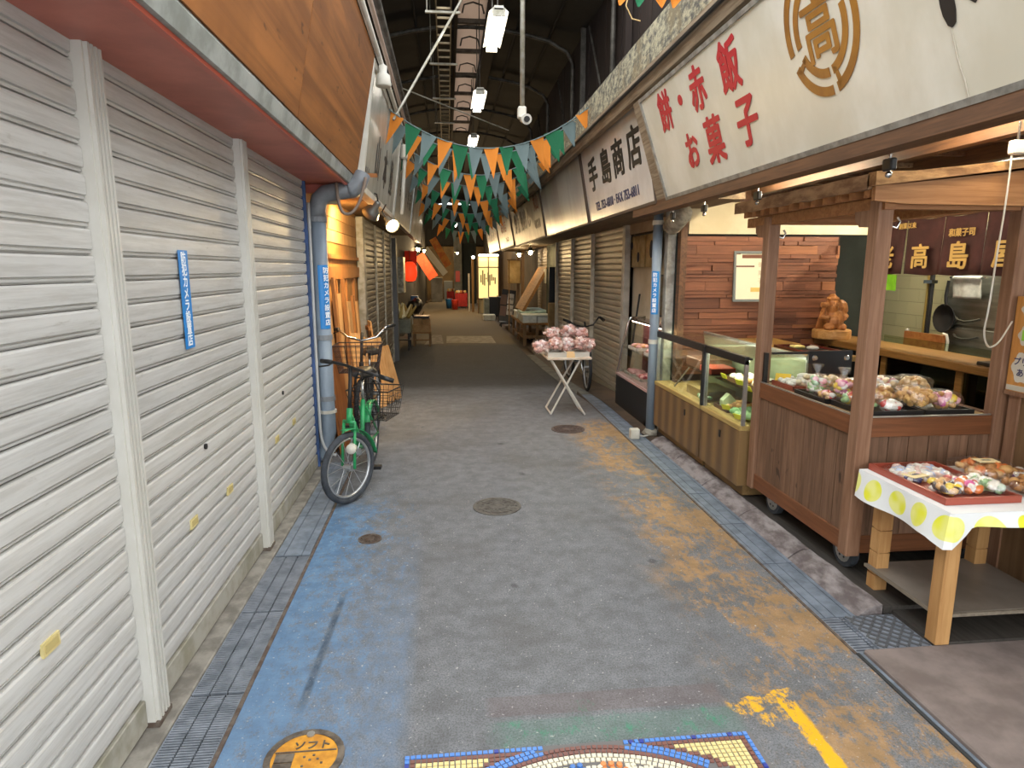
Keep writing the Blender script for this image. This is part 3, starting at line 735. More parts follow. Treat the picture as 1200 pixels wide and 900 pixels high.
# brown shutters further on the left
for i, (y0, y1) in enumerate([(8.9, 10.1), (10.16, 11.4), (11.46, 12.8)]):
    roller('roller_shutter', ['brown weathered roller shutter beyond the timber front, nearest of three', 'brown weathered roller shutter on the left, middle of three beyond the timber', 'brown weathered roller shutter on the left, next to the grey post'][i], -1.1, y0, y1, .15 if i < 1 else .0, 2.25, m_shut_far, joined=True)
    tag(MB().box(-1.12, -1.07, y1 + .005, y1 + .055, gz(y1), 2.25).build('shutter_post', m_steel_l, loc=(-1.09, y1 + .03, gz(y1))), 'slim post of the left brown shutters, ' + ['nearest of three', 'middle of three', 'farthest of three'][i], 'post')
tag(MB().box(-1.15, -1.0, 13.0, 13.3, -.25, 2.2).build('grey_post', mat('grey_post', '#5b5d60', rough=.6), loc=(-1.08, 13.1, -.25)), 'wide grey post ending the left brown shutters', 'post')
struct(MB().box(-1.3, -.72, 5.5, 13.3, 2.26, 2.30).build('trim_5', wood('soffit_board', '#8d6a3c', '#6d4f2c', 'y', .7)))

# ------------------------------------------------------------------ left signs
m_sign_l = mat('dim_white_sign', '#bcb9ae', '#9f9b8f', .25, sc=2.5, st=(1, 1, .5)); m_brush = mat('black_paint', '#1d1a18', rough=.5)
def signboard(name, label, O, X, Y, w, h, m, frame_m, edge=.02, th=.1):
    t = thing(name, label, 'sign'); t.matrix_world = frame(O, X, Y)
    MB().box(0, w, 0, h, -th, 0).build('panel', m, t, local=True)
    for (x0, x1, y0, y1) in ((-edge, 0, -edge, h + edge), (w, w + edge, -edge, h + edge), (0, w, -edge, 0), (0, w, h, h + edge)):
        MB().box(x0, x1, y0, y1, -th, .012).build('frame_bar', frame_m, t, local=True)
    return t
up = (.13, 0, .95)
s = signboard('shop_sign', 'dim white shop sign on the left with faint black brush writing, next to the plywood', (-.69, 5.62, 2.29), (0, 1, 0), up, 3.0, .93, m_sign_l, m_white, .05)
for i, ch in enumerate('山本屋'): letters(ch, .42, m_brush, s, (.9 + i * .72, .36), .002, .006, .001, sx=.9)
letters('でんわ', .13, m_brush, s, (.22, .12), .002, .002)
s = signboard('shop_sign', 'grey white shop sign with column of small writing, second on the left', (-.69, 8.8, 2.29), (0, 1, 0), up, 3.6, .93, mat('grey_sign', '#a19e94', '#8a877d', .3, sc=3), m_alu, .04)
for i, ch in enumerate('呉服・洋品'): letters(ch, .3, mat('faded_print', '#5c5850', rough=.6), s, (.7 + i * .55, .45), .002, .003)
s = signboard('shop_sign', 'narrow dark edged sign, third on the left above the market stall', (-.69, 12.6, 2.29), (0, 1, 0), up, 5, .9, m_sign_l, m_darkmetal, .04)
# insulators / lamp on top of sign
tg = thing('sign_lamp', 'small white bell lamp fixed at the top of the left sign', 'lamp', (-.50, 5.75, 3.1))
MB().lathe([(.02, .16), (.035, .15), (.03, .10), (.055, .08), (.065, 0), (.06, -.01)], n=14).build('shade', m_white, tg, local=True, smooth=True)
MB().tube([(-.03, 0, .2), (0, 0, .16)], .012, 6).build('bracket', m_white, tg, local=True)
tg2 = thing('sign_clamp', 'white tube lamp holder between the first and second left signs', 'lamp', (-.52, 8.72, 2.65))
MB().tube([(-.06, 0, -.35), (.0, 0, .34)], .025, 8).build('tube', m_white, tg2, local=True); MB().lathe([(.05, .34), (.06, .36), (.05, .5), (.03, .52)], n=10).build('cap', m_white, tg2, local=True)

# clip lamps
m_bulb = glow('warm_bulb', '#ffdc9a', 60); m_bulb2 = glow('warm_bulb_dim', '#ffc766', 12)
def clip_lamp(label, loc, aim, power, m, r=.075, lit=True):
    t = thing('clip_lamp', label, 'lamp', loc); q = V((0, 0, 1)).rotation_difference(V(aim).normalized()).to_matrix()
    MB().lathe([(.022, -.13), (.03, -.12), (.032, -.06), (r * .75, -.03), (r, .04), (r * .97, .04), (r * .7, -.02), (.025, -.05)], n=16, M=q).build('shade', m, t, local=True, smooth=True)
    g = MB().lathe([(.01, -.04), (.03, -.02), (r * .8, .01), (r * .85, .02), (r * .6, .035), (.01, .04)], n=14, M=q).build('bulb', m_bulb if lit else m_white, t, local=True, smooth=True)
    p = V(aim).normalized(); 
    MB().tube([-p * .12, -p * .16 + V((-.03, 0, .05)), V((-.05, 0, .2))], .008, 6).build('arm', m_darkmetal, t, local=True)
    if lit:
        L = bpy.data.lights.new('lamp_light', 'SPOT'); L.energy = power; L.color = (1, .72, .36); L.spot_size = R(140); L.shadow_soft_size = .04
        lo = link('lamp_light', L, t); lo.location = p * .06; lo.rotation_euler = V((0, 0, -1)).rotation_difference(p).to_euler()
    return t
m_shade = mat('grey_shade', '#6f6f68', rough=.4, metal=.4)
clip_lamp('lit clip lamp shining from below the left sign', (-.575, 7.0, 2.06), (.45, -.7, -.55), 3, m_shade)
clip_lamp('dark grey clip lamp turned towards the timber front, beside the lit one', (-.72, 6.55, 2.15), (-.55, .5, -.65), 18, m_shade, .09)
# ------------------------------------------------------------------ bicycles
m_tyre = mat('tyre_rubber', '#26282b', '#1c1d1f', .8, sc=20); m_rim = mat('rim_steel', '#b7b9bb', rough=.3, metal=.8); m_tyre_g = mat('tyre_grey', '#3b3f45', '#2c3035', .8, sc=20)
m_wire = mat('black_wire', '#1b1a1a', rough=.5); m_wire_b = mat('brown_wire', '#3d2c25', rough=.5)
def wheel(parent, c, R_, yaw, tyre, tw=.022):
    """wheel part: tyre with rim, hub, spokes as sub-parts; rolls along its local y turned by yaw"""
    D = V((sin(yaw), cos(yaw), 0)); c = V(c); A = V((cos(yaw), -sin(yaw), 0))
    def P(a, r, s=0): return c + D * (r * cos(a)) + V((0, 0, r * sin(a))) + A * s
    N = 36
    w = MB().tube([P(2 * pi * k / N, R_ - tw) for k in range(N)], tw, 8, True).build('wheel', tyre, parent, local=True, smooth=True)
    MB().tube([P(2 * pi * k / N, R_ - 2.1 * tw) for k in range(N)], tw * .55, 6, True).build('rim', m_rim, w, local=True, smooth=True)
    MB().cyl(c - A * .035, c + A * .035, .022, n=10).build('hub', m_rim, w, local=True)
    sp = MB()
    for k in range(14):
        a = 2 * pi * k / 14; sp.tube([P(a + .35 * (-1) ** k, .02, .025 * (-1) ** k), P(a, R_ - 2.4 * tw)], .0022, 4)
    stuff(sp.build('spokes', m_rim, w, local=True)); return w
def basket(parent, c, w, d, h, yaw, m, n=8, taper=.8, name='basket'):
    Rz = Matrix.Rotation(-yaw, 3, 'Z'); c = V(c); b = MB()
    def Q(u, v, z): f = taper + (1 - taper) * z / h; return c + Rz @ V((u * w / 2 * f, v * d / 2 * f, z))
    def ringz(z, r): b.tube([Q(-1, -1, z), Q(1, -1, z), Q(1, 1, z), Q(-1, 1, z)], r, 5, True)
    ringz(h, .006); ringz(0, .004)
    for k in range(1, 5): ringz(h * k / 5, .0022)
    for k in range(n + 1):
        u = -1 + 2 * k / n
        for s in (-1, 1):
            b.tube([Q(u, s, 0), Q(u, s, h)], .0024, 4); b.tube([Q(s, u, 0), Q(s, u, h)], .0024, 4)
        b.tube([Q(u, -1, 0), Q(u, 1, 0)], .0024, 4); b.tube([Q(-1, u, 0), Q(1, u, 0)], .0024, 4)
    return stuff(b.build(name, m, parent, local=True))
def saddle(parent, c, m):
    b = MB(); c = V(c)
    def f(u, v):
        y = -.15 + .26 * v; w = .02 + .075 * max(0, min(1, (v - .25) / .5)) ** .8; a = (u - .5) * 2
        return c + V((a * w, y, .035 * (1 - abs(a) ** 3) + .012 * (v > .8)))
    b.sheet(f, 8, 8, -.02, (0, 0, 1)); return b.build('saddle', m, parent, local=True, smooth=True)
def bike(label, loc, yaw, R_, WB, col, bar, steer, tyre=None, front_basket=None, rear_basket=None, bar_h=1.0, fender=True, lean=0, seat_h=.78, bar_m=None, lamp=True):
    """local frame: front wheel contact at origin, bike runs along +y to the rear; camera looks at its front"""
    t = thing('bicycle', label, 'bicycle', loc, (0, lean, yaw)); tyre = tyre or m_tyre
    # steer: rotation of front wheel about z at the head
    fw = V((0, 0, R_)); head = V((0, .10 + (bar_h - R_) * .22, R_ + .30))
    wheel(t, fw, R_, steer, tyre); wheel(t, (0, WB, R_), R_, 0, tyre)
    crown = V((0, .09, 2 * R_ + .05)); top = V((0, .10 + (bar_h - 2 * R_) * .25, bar_h - .06)); hd = V((0, .12, 2 * R_ + .14))
    bb = V((0, WB * .52, R_ * .95 + .02)); st_top = V((0, WB * .66, seat_h))
    # fork
    A = V((cos(steer), -sin(steer), 0)) * .055
    b = MB()
    for s in (-1, 1): b.tube([fw + A * s, fw + A * s + V((0, .03, R_ * .55)), crown + A * s * .9], .011, 7)
    b.tube([crown - A * .95, crown + A * .95], .013, 7); b.build('fork', col, t, local=True, smooth=True)
    # frame
    b = MB(); b.tube([crown, hd], .022, 8); b.tube([hd - V((0, 0, .05)), bb], .022, 8); b.tube([bb, st_top - V((0, .02, .2))], .018, 8)
    b.tube([hd - V((0, 0, .09)), V((0, WB * .35, bb.z + .05)), bb], .016, 8)
    for s in (-.05, .05): b.tube([bb + V((s * .6, 0, 0)), V((s, WB, R_))], .009, 6); b.tube([V((s * .5, WB * .63, seat_h - .25)), V((s, WB, R_))], .008, 6)
    b.build('frame', col, t, local=True, smooth=True)
    MB().tube([hd, top], .014, 8).build('stem', m_darkmetal, t, local=True, smooth=True)
    MB().tube([st_top - V((0, .02, .22)), st_top], .013, 8).build('seat_post', m_chrome, t, local=True, smooth=True)
    saddle(t, st_top, m_black)
    Rs = Matrix.Rotation(-steer, 3, 'Z'); bm_ = bar_m or m_darkmetal
    pts = [top + Rs @ V(p) for p in bar]
    hb = MB().tube(pts, .0115, 8).build('handlebar', bm_, t, local=True, smooth=True)
    for e, n in ((0, 1), (-1, -2)):
        p, q = pts[e], pts[n]; d = (q - p).normalized()
        MB().tube([p, p + d * .11], .017, 8).build('grip', m_black, hb, local=True, smooth=True)
        lv = p + d * .13; f = Rs @ V((0, -1, 0))
        MB().tube([lv, lv + f * .05 - V((0, 0, .015)), lv + f * .06 - d * .09 - V((0, 0, .03))], .006, 6).build('brake_lever', m_darkmetal, hb, local=True)
    if fender:
        for nm, c, a0, a1, yw in (('fender', fw, .15, 1.7, steer), ('fender', V((0, WB, R_)), .1, 2.6, 0)):
            D = V((sin(yw), cos(yw), 0)); Ax = V((cos(yw), -sin(yw), 0)); r = R_ + .018
            MB().sheet(lambda u, v: c + D * (r * cos(a0 + (a1 - a0) * u)) + V((0, 0, r * sin(a0 + (a1 - a0) * u))) + Ax * ((v - .5) * .055), 14, 2, .003, (0, 0, 1)).build(nm, col, t, local=True, smooth=True)
    cr = MB().tube([bb - V((.06, 0, 0)), bb + V((.06, 0, 0))], .02, 8).tube([bb + V((.06, 0, 0)), bb + V((.07, -.05, -.15))], .008, 6).tube([bb - V((.06, 0, 0)), bb + V((-.07, .05, .15))], .008, 6)
    cr.build('crank', m_chrome, t, local=True)
    for s in (1, -1): MB().box(.07 * s - .0 if s > 0 else -.15, .15 if s > 0 else -.07, bb.y - .05 * s - .03, bb.y - .05 * s + .03, bb.z - .15 * s - .012, bb.z - .15 * s + .012).build('pedal', m_black, t, local=True)
    MB().tube([V((-.05, WB, R_)), V((-.13, WB + .05, .02))], .008, 6).build('kickstand', m_chrome, t, local=True)
    if lamp:
        l = MB().lathe([(.012, .05), (.03, .03), (.036, -.03), (.03, -.045)], crown + V((.03, -.10, -.16)), 12, Matrix.Rotation(R(90), 3, 'X').inverted()).build('lamp', m_white, t, local=True, smooth=True)
        MB().box(.065, .10, -.03, -.02, R_ + .10, R_ + .14).build('lamp_bracket', m_chrome, t, local=True)
    if front_basket: basket(t, *front_basket)
    if rear_basket:
        basket(t, *rear_basket)
        b = MB()
        for s in (-.05, .05): b.tube([(s, WB * .72, seat_h - .40), (s, WB + .22, seat_h - .40)], .006, 6); b.tube([(s, WB, R_), (s, WB + .15, seat_h - .40)], .005, 6)
        b.build('carrier', m_darkmetal, t, local=True)
    return t
m_green = mat('green_paint', '#2f9a5c', '#247a49', .35, sc=10); m_ltgreen = mat('lime_paint', '#5fae3a', rough=.4)
flat = [(-.30, .02, .02), (-.17, .01, .02), (-.05, 0, .01), (.05, 0, -.01), (.17, .03, -.04), (.30, .10, -.09)]
bike('green small-wheeled bicycle with black wire rear basket, front wheel towards the camera', (-.70, 4.33, 0), -.05, .252, .98, m_green, flat, .56, m_tyre_g,
     rear_basket=((.05, .93, .40), .36, .34, .24, .25, m_wire), bar_h=.98, seat_h=.80)
swept = [(-.29, .12, .02), (-.22, .04, .03), (-.13, -.01, -.04), (0, -.03, -.07), (.13, -.01, -.04), (.22, .04, .05), (.29, .12, .06)]
bike('bicycle with chrome swept handlebar and brown wire basket, behind the green one', (-.80, 5.80, 0), -.02, .31, .95, m_darkmetal, swept, .0, None,
     front_basket=((0, -.02, .70), .40, .28, .24, 0, m_wire_b), bar_h=1.08, bar_m=m_chrome, lamp=False)
bike('black bicycle parked by the tan shutter behind the folding table', (1.90, 8.6, gz(8.7)), .04, .33, 1.1, m_black, [(-.29, .06, .03), (-.2, .0, .0), (-.12, 0, -.05), (0, 0, -.07), (.12, 0, -.04), (.2, .0, .07), (.29, .08, .02)], .1, None, bar_h=1.0, lamp=False)
m_dark_room = mat('dark_room', '#454a43', '#353a34', .8, sc=2)
# ------------------------------------------------------------------ right side: signs and the ledge above them
m_cream = mat('cream_sign', '#ddd8c9', '#c9c2ae', .35, sc=1.6, st=(1, 1, .6)); m_red = mat('red_brush', '#b3202c', rough=.5); m_gold = mat('bronze_print', '#9c6a24', '#84551c', .4, sc=6)
m_alu_d = mat('dirty_aluminium', '#9a978e', '#75726a', .5, .3, sc=12); m_wtrim = wood('weathered_trim', '#9b8a72', '#6e5b45', 'y', .7, rnd=.1)
m_signframe = mat('sign_frame_brown', '#4f4136', rough=.6)
s1 = signboard('shop_sign', 'large cream sign with red brush characters and a round bronze crest above the sweet shop', (1.7, 4.97, 2.15), (0, -1, 0), (-.23, 0, .67), 4.9, .715, m_cream, m_alu_d, .025, .12)
for ch, u, v, sz in (('餅', .41, .555, .27), ('赤', .985, .555, .265), ('飯', 1.43, .556, .275), ('お', .69, .235, .25), ('菓', 1.04, .235, .29), ('子', 1.48, .245, .28)):
    letters(ch, sz, m_red, s1, (u, v), .002, .008, .0012, sx=.88, shear=.12)
MB().cyl((.70, .556, 0), (.70, .556, .004), .033, n=16).build('dot', m_red, s1, local=True)
cr = MB(); cu, cv = 2.243, .462
def arc(b, r0, r1, a0, a1, n=14):
    for k in range(n):
        p, q = R(a0 + (a1 - a0) * k / n), R(a0 + (a1 - a0) * (k + 1) / n)
        b.prism([(cu + r0 * cos(p) * .9, cv + r0 * sin(p)), (cu + r1 * cos(p) * .9, cv + r1 * sin(p)), (cu + r1 * cos(q) * .9, cv + r1 * sin(q)), (cu + r0 * cos(q) * .9, cv + r0 * sin(q))], 'z', .001, .004)
for r0, r1 in ((.238, .278), (.165, .203)):
    for a0, a1 in ((206, 272), (280, 372), (26, 92), (100, 192)): arc(cr, r0, r1, a0, a1)
for a in (208, 283, 28, 102):
    p = R(a); cr.prism([(cu + .17 * cos(p) * .9, cv + .17 * sin(p)), (cu + .27 * cos(p) * .9, cv + .27 * sin(p)), (cu + .25 * cos(p + .12) * .9, cv + .25 * sin(p + .12)), (cu + .19 * cos(p + .1) * .9, cv + .19 * sin(p + .1))], 'z', .001, .004)
cr.build('crest', m_gold, s1, local=True, label='round bronze crest of broken rings')
letters('高', .27, m_gold, s1, (cu, cv), .002, .0055, .0015, sx=.9)
MB().prism([(2.868, .30), (2.872, .27), (2.885, .235), (2.90, .225), (2.917, .235), (2.925, .27), (2.925, .33), (2.915, .52), (2.87, .54)], 'z', .001, .004).build('brush_stroke', m_brush, s1, local=True)
MB().prism([(2.94, .335), (2.985, .275), (3.0, .262), (3.012, .275), (3.01, .31), (2.98, .36)], 'z', .001, .004).build('brush_stroke', m_brush, s1, local=True)
b = MB(); b.tube([(2.895, .225, .002), (2.90, .12, .002), (2.912, .05, .002), (2.914, .0, .002)], .003, 5); b.build('paint_drip', mat('drip_grey', '#b3aa98', rough=.6), s1, local=True)
m_white_sign = mat('white_sign', '#d8d3cd', '#c5beb6', .22, sc=1.5); m_navy = mat('navy_print', '#2c2f58', rough=.5)
s2 = signboard('shop_sign', 'white sign with thick black characters and telephone numbers, beside the cream sign', (1.7, 7.67, 2.15), (0, -1, 0), (-.14, 0, .8), 2.42, .80, m_white_sign, m_signframe, .025)
for ch, u, sz in (('手', .45, .36), ('島', 1.02, .36), ('商', 1.5, .36), ('店', 2.02, .36)): letters(ch, sz, m_brush, s2, (u, .475 + .01 * u), .002, .011, .0012, sx=1.15)
letters('TEL 753-6810 · FAX 753-6811', .125, m_navy, s2, (1.2, .135), .002, .0035, .001, sx=1.06)
s3 = signboard('shop_sign', 'blank white sign board with grey stains, left of the one with thick black characters', (1.7, 11.05, 2.15), (0, -1, 0), (-.14, 0, .8), 3.28, .80, mat('blank_white', '#c9c8c4', '#b0aeaa', .25, sc=1.4, st=(1, 1, .4)), m_signframe, .025)
m_oldsign = mat('old_beige_sign', '#8d846f', '#70664f', .4, sc=3)
s4 = signboard('shop_sign', 'old beige sign crowded with black and brown lettering, beyond the blank white one', (1.7, 16.2, 2.17), (0, -1, 0), (-.14, 0, .82), 5.0, .85, m_oldsign, m_signframe, .03)
for i, ch in enumerate('鮮魚仕出し'): letters(ch, .44, m_brush, s4, (.75 + i * .62, .45), .002, .012, sx=1.1)
letters('丸山', .3, mat('brown_print', '#7a3a2c', rough=.6), s4, (4.4, .62), .002, .008); letters('○○●●', .2, m_brush, s4, (4.3, .25), .002, .006)
s5 = signboard('shop_sign', 'pale beige sign with red brown small lettering, second from the far end on the right', (1.68, 20.4, 2.2), (0, -1, 0), (-.14, 0, .82), 4.1, .82, mat('pale_beige_sign', '#99927e', '#827b66', .4, sc=3), m_signframe, .03)
letters('味の店', .34, mat('redbrown_print', '#8a4236', rough=.6), s5, (2.0, .55), .002, .006, sx=1.5); letters('でんわ', .16, m_brush, s5, (2.6, .2), .002, .002, sx=1.8)
s6 = signboard('shop_sign', 'bluish grey sign at the far end of the right row', (1.66, 25.5, 2.2), (0, -1, 0), (-.14, 0, .82), 5.0, .85, mat('bluish_sign', '#777c81', '#5f646a', .4, sc=3), m_signframe, .03)
for i, ch in enumerate('さかなや'): letters(ch, .4, m_white, s6, (.9 + i * 1.05, .5), .002, .008, sx=1.6)
# ledge: mottled band, flashing, edge trims
def lichen():
    g = NG('lichen_concrete'); P = g.pos
    a = g.noise(g.map(P, (1, .6, 1)), 22, 6, .75); b_ = g.noise(P, 3, 3)
    col = g.mix(g.step(g.math('MULTIPLY_ADD', b_, .5, a), .62, .86), lin('#a79f82'), lin('#4d4a43')); col = g.mix(g.math('MULTIPLY', g.step(b_, .5, .66), .4), col, lin('#98855a'))
    g.bump(a, .6, .01); return g.out(col, .9)
m_lichen = lichen()
tb_ = struct(MB().box(1.5, 1.75, -1, 15, 3.0, 3.34).build('trim_6', m_lichen))
MB().prism([(1.46, 2.885), (1.52, 2.885), (1.52, 3.005), (1.43, 3.005), (1.43, 2.985)], 'y', -1, 15).build('flashing', m_wtrim, tb_)
MB().tube([(1.42, -1, 2.955), (1.42, 15, 2.955)], .014, 6).build('wire', m_darkmetal, tb_)
MB().box(1.44, 1.50, -1, 15, 2.99, 3.02).build('flaked_edge', mat('flaking_render', '#8d7650', '#54452f', .9, sc=18, bump=.6), tb_)
struct(MB().box(1.75, 2.36, -1, 15, 3.28, 3.34).build('trim_7', m_wtrim))
tag(MB().prism([(1.705, 2.13), (1.76, 2.13), (1.53, 2.87), (1.475, 2.87)], 'y', 5.0, 5.22).build('sign_post_board', m_wtrim, loc=(1.6, 5.1, 2.13)), 'weathered wooden board between the cream sign and white sign', 'board')
# soffit below the signs
struct(MB().box(2.46, 2.5, 5.98, 16, -.4, 2.4).build('wall_right', m_dark_room)); struct(MB().box(1.72, 2.34, 5.0, 20.5, 2.14, 2.19).build('trim_8', wood('sign_soffit', '#86735a', '#675641', 'y', .7)))

# ------------------------------------------------------------------ sweet shop shell
m_beam = wood('dark_beam', '#6b4a30', '#4a3220', 'y', .6, rnd=.1); m_ceilb = wood('shop_ceiling_boards', '#4c3726', '#33251b', 'x', .7, rnd=.15)
cl = struct(MB().box(1.80, 4.9, -.5, 8, 2.34, 2.40).build('ceiling', m_ceilb))
MB().box(1.70, 1.80, -.5, 5.9, 2.06, 2.30).build('front_beam', m_beam, cl)
for x in (1.98, 2.75, 3.3): MB().box(x, x + .07, -.5, 5.75, 2.25, 2.34).build('beam', m_beam, cl)
for k in range(12): MB().box(1.80, 3.9, .2 + k * .47, .24 + k * .47, 2.31, 2.34).build('batten', m_wtrim if k % 3 == 0 else m_beam, cl)
struct(MB().box(2.08, 3.68, 5.86, 5.98, 0, 2.4).build('wall_back', m_dark_room)); struct(MB().box(3.68, 4.9, 6.7, 6.8, 0, 2.4).build('wall_back', m_dark_room))
struct(MB().box(4.9, 5.0, -.5, 8.1, 0, 2.4).build('wall_right', m_dark_room))
m_cream_panel = mat('cream_panel', '#cfc4a6', '#bfb290', .6, sc=2)
wk = thing('wood_block_wall', 'wall cladding of stacked reddish brown wood blocks at the back of the sweet shop', 'wood cladding', (2.12, 5.8, 0))
MB().box(2.12, 3.66, 5.80, 5.86, .5, 1.90).build('backing', mat('block_backing', '#2f1c12', rough=.9), wk)
m_blk = [wood('block_brown', '#85543a', '#6b422c', 'x', .55, rnd=.12), wood('block_dark', '#744831', '#5a3624', 'x', .55, rnd=.12), wood('block_orange', '#95603c', '#7a4a2c', 'x', .55, rnd=.1)]
rw = random.Random(21); z = .62; cache = {}
while z < 1.88:
    h = rw.choice([.028, .035, .035, .05, .06, .085, .10]); h = min(h, 1.895 - z); x = 2.125
    while x < 3.64:
        L = rw.uniform(.12, .62); 
        if x + L > 3.54: L = 3.65 - x + rw.uniform(-.02, .015)
        dpt = rw.uniform(.006, .03)
        MB().box(x, x + L - .004, 5.80 - dpt, 5.80, z, z + h - .003).build('wood_block', rw.choices(m_blk, (5, 3, 1))[0], wk)
        x += L
    z += h
MB().box(2.10, 2.16, 5.72, 5.80, .05, 2.34).build('corner_post', m_beam, wk)
MB().box(2.20, 3.95, 5.80, 5.86, 1.915, 2.20).build('cream_board', m_cream_panel, wk, label='cream plaster board above the blocks')
MB().box(2.12, 4.0, 5.78, 5.84, 2.20, 2.34).build('head_beam', m_beam, wk)
# framed picture, leaning slightly forward
fp = thing('framed_picture', 'framed cream calligraphy sheet on the block wall', 'picture', (2.83, 5.76, 1.30), (R(-4), 0, 0))
for a in ((-.20, .20, 0, .022), (-.20, .20, .44, .462)): MB().box(a[0], a[1], -.02, .0, a[2], a[3]).build('frame_bar', mat('grey_frame', '#6f7472', rough=.4), fp, local=True)
for a in ((-.20, -.178), (.178, .20)): MB().box(a[0], a[1], -.02, 0, .022, .44).build('frame_bar', mat('grey_frame2', '#6f7472', rough=.4), fp, local=True)
sh = MB().box(-.178, .178, -.010, -.004, .022, .44).build('sheet', mat('picture_paper', '#e4dcc0', rough=.6), fp, local=True)
Mq = frame((0, -.0105, 0), (1, 0, 0), (0, 0, 1))
for i, ch in enumerate('御菓子'): letters(ch, .05, mat('faint_ink', '#b9a983', rough=.7), sh, (.06, .34 - i * .075), 0, 0, .0003, M=Mq)
b = MB().box(-.03, .13, -.0115, -.010, .09, .13); b.build('gold_seal', mat('gold_seal', '#d2b462', rough=.5), sh, local=True)
MB().box(-.165, .165, -.0145, -.0125, .03, .43).build('pane', glassmat('picture_glass', '#ffffff', .0), fp, local=True)
# tile wall and back room fittings
tw = struct(MB().box(4.72, 4.9, 2.4, 6.66, .4, 2.34).build('wall_right', mat('tile_grout', '#8e8a72', rough=.8)))
tm = MB().box(0, .012, .002, .298, .002, .128).mesh('tile', mat('cream_tile_glazed', '#bdb893', rough=.25, rnd=.05))
for j in range(11):
    for i in range(14): put('tile', tm, tw, (4.708, 2.44 + i * .3 + (.15 if j % 2 else 0), .75 + j * .13))
m_inox = mat('stainless', '#8b8c82', '#75766c', .35, .7, sc=3, st=(1, 1, 8)); m_inox_d = mat('stainless_dark', '#55564e', rough=.4, metal=.6)
fr = thing('steel_cabinet', 'tall stainless steel cabinet behind the counter with a towel rail', 'cabinet', (4.55, 5.03, .05))
MB().box(4.42, 4.70, 4.74, 5.32, .05, 1.98).build('body', m_inox, fr, bevel=.008)
for z0, z1 in ((.55, 1.10), (1.12, 1.94)): MB().box(4.40, 4.418, 4.76, 5.30, z0, z1).build('door', m_inox, fr, bevel=.006)
for z in (1.04, 1.19): MB().tube([(4.385, 4.9, z), (4.36, 4.95, z - .02), (4.355, 5.03, z - .03), (4.36, 5.11, z - .02), (4.385, 5.16, z)], .009, 6).build('handle', m_inox_d, fr)
MB().tube([(4.40, 4.84, 1.53), (4.34, 4.84, 1.53), (4.34, 5.22, 1.53), (4.40, 5.22, 1.53)], .008, 6).build('towel_rail', m_chrome, fr)
tag(MB().sheet(lambda u, v: (4.33 - .02 * sin(pi * min(1, v * 5)) + .012 * sin(u * 9), 4.87 + .30 * u + .008 * sin(v * 5), 1.545 - .19 * v), 8, 10, .006, (1, 0, 0)).build('towel', mat('grey_towel', '#b5b7b2', '#a0a29d', .9, sc=20), loc=(4.33, 5.02, 1.54), smooth=True), 'pale grey towel hanging on the steel cabinet rail', 'towel')
pn = thing('frying_pan', 'black frying pan hanging by its handle on the steel cabinet', 'pan', (4.37, 5.27, 1.17))
MB().lathe([(.02, .012), (.10, .012), (.122, -.012), (.127, -.012), (.105, .017), (.02, .017)], n=20, M=Matrix.Rotation(R(90), 3, 'Y')).build('bowl', m_darkmetal, pn, local=True, smooth=True)
MB().tube([(0, 0, .11), (-.01, 0, .2), (0, 0, .33)], [.012, .014, .012], 8).build('handle', m_black, pn, local=True)
tag(MB().cyl((4.38, 4.70, .05), (4.38, 4.70, 2.3), .018, n=8).build('water_pipe', m_white, loc=(4.38, 4.7, .05)), 'slim white upright pipe right of the steel cabinet', 'pipe')
dpole = thing('steel_pole', 'upright double pole in front of the cream tiles, left of the steel cabinet', 'pole', (4.4, 5.5, .05))
MB().cyl((0, 0, 0), (0, 0, 2.25), .02, n=8).build('tube', m_darkmetal, dpole, local=True); MB().cyl((0, .045, 0), (0, .045, 2.25), .014, n=8).build('tube', mat('brass_tube', '#a08a4c', rough=.4, metal=.6), dpole, local=True)
MB().box(-.03, .03, -.03, .07, 1.42, 1.45).build('clamp', m_chrome, dpole, local=True)
# chair behind the counter
ch = thing('chair', 'chair with worn brown backrest and white tube frame behind the counter', 'chair', (4.30, 5.36, .08), (0, 0, pi))
MB().sheet(lambda u, v: (.02 * (2 * u - 1) ** 2, -.24 + .48 * u, .78 + .17 * v), 8, 3, .025, (1, 0, 0)).build('backrest', mat('worn_brown', '#a26a30', '#8a4f1e', .7, sc=14, bump=.3), ch, local=True)
for s in (-.255, .255): MB().tube([(.05, s, 0), (.03, s, .5), (.01, s, .9), (.02, s * .96, .96), (.03, s * .85, .965)], .012, 7).build('leg', m_white, ch, local=True, smooth=True)
MB().box(.03, .43, -.22, .22, .42, .46).build('seat', mat('seat_brown', '#7a4c26', rough=.7), ch, local=True, bevel=.015)
for s in (-.2, .2): MB().tube([(.40, s, 0), (.38, s, .42)], .012, 7).build('leg', m_white, ch, local=True)
# counter with glass front
m_ctop = wood('counter_wood', '#9a7442', '#7d5a2e', 'y', .35, rnd=.04)
ct = thing('counter', 'long wooden counter with dark glass front inside the sweet shop', 'counter', (3.65, 4.6, .05))
MB().box(3.46, 3.86, 2.9, 5.755, .91, .97).build('top', m_ctop, ct, bevel=.006)
for y in (3.0, 4.0, 4.78, 5.6): MB().box(3.50, 3.55, y, y + .06, .05, .91).build('post', m_ctop, ct)
MB().box(3.50, 3.84, 2.95, 5.74, .05, .45).build('plinth', m_black, ct)
MB().box(3.80, 3.84, 2.95, 5.74, .45, .91).build('back_panel', m_dark_room, ct)
MB().box(3.51, 3.515, 3.06, 5.6, .46, .90).build('pane', glassmat('dark_glass', '#a9b0a2', .12), ct)
MB().box(3.84, 3.845, 3.6, 5.3, .97, 1.03).build('guard', glassmat('guard_glass', '#e4efe6'), ct)
G = 'white containers inside the counter'
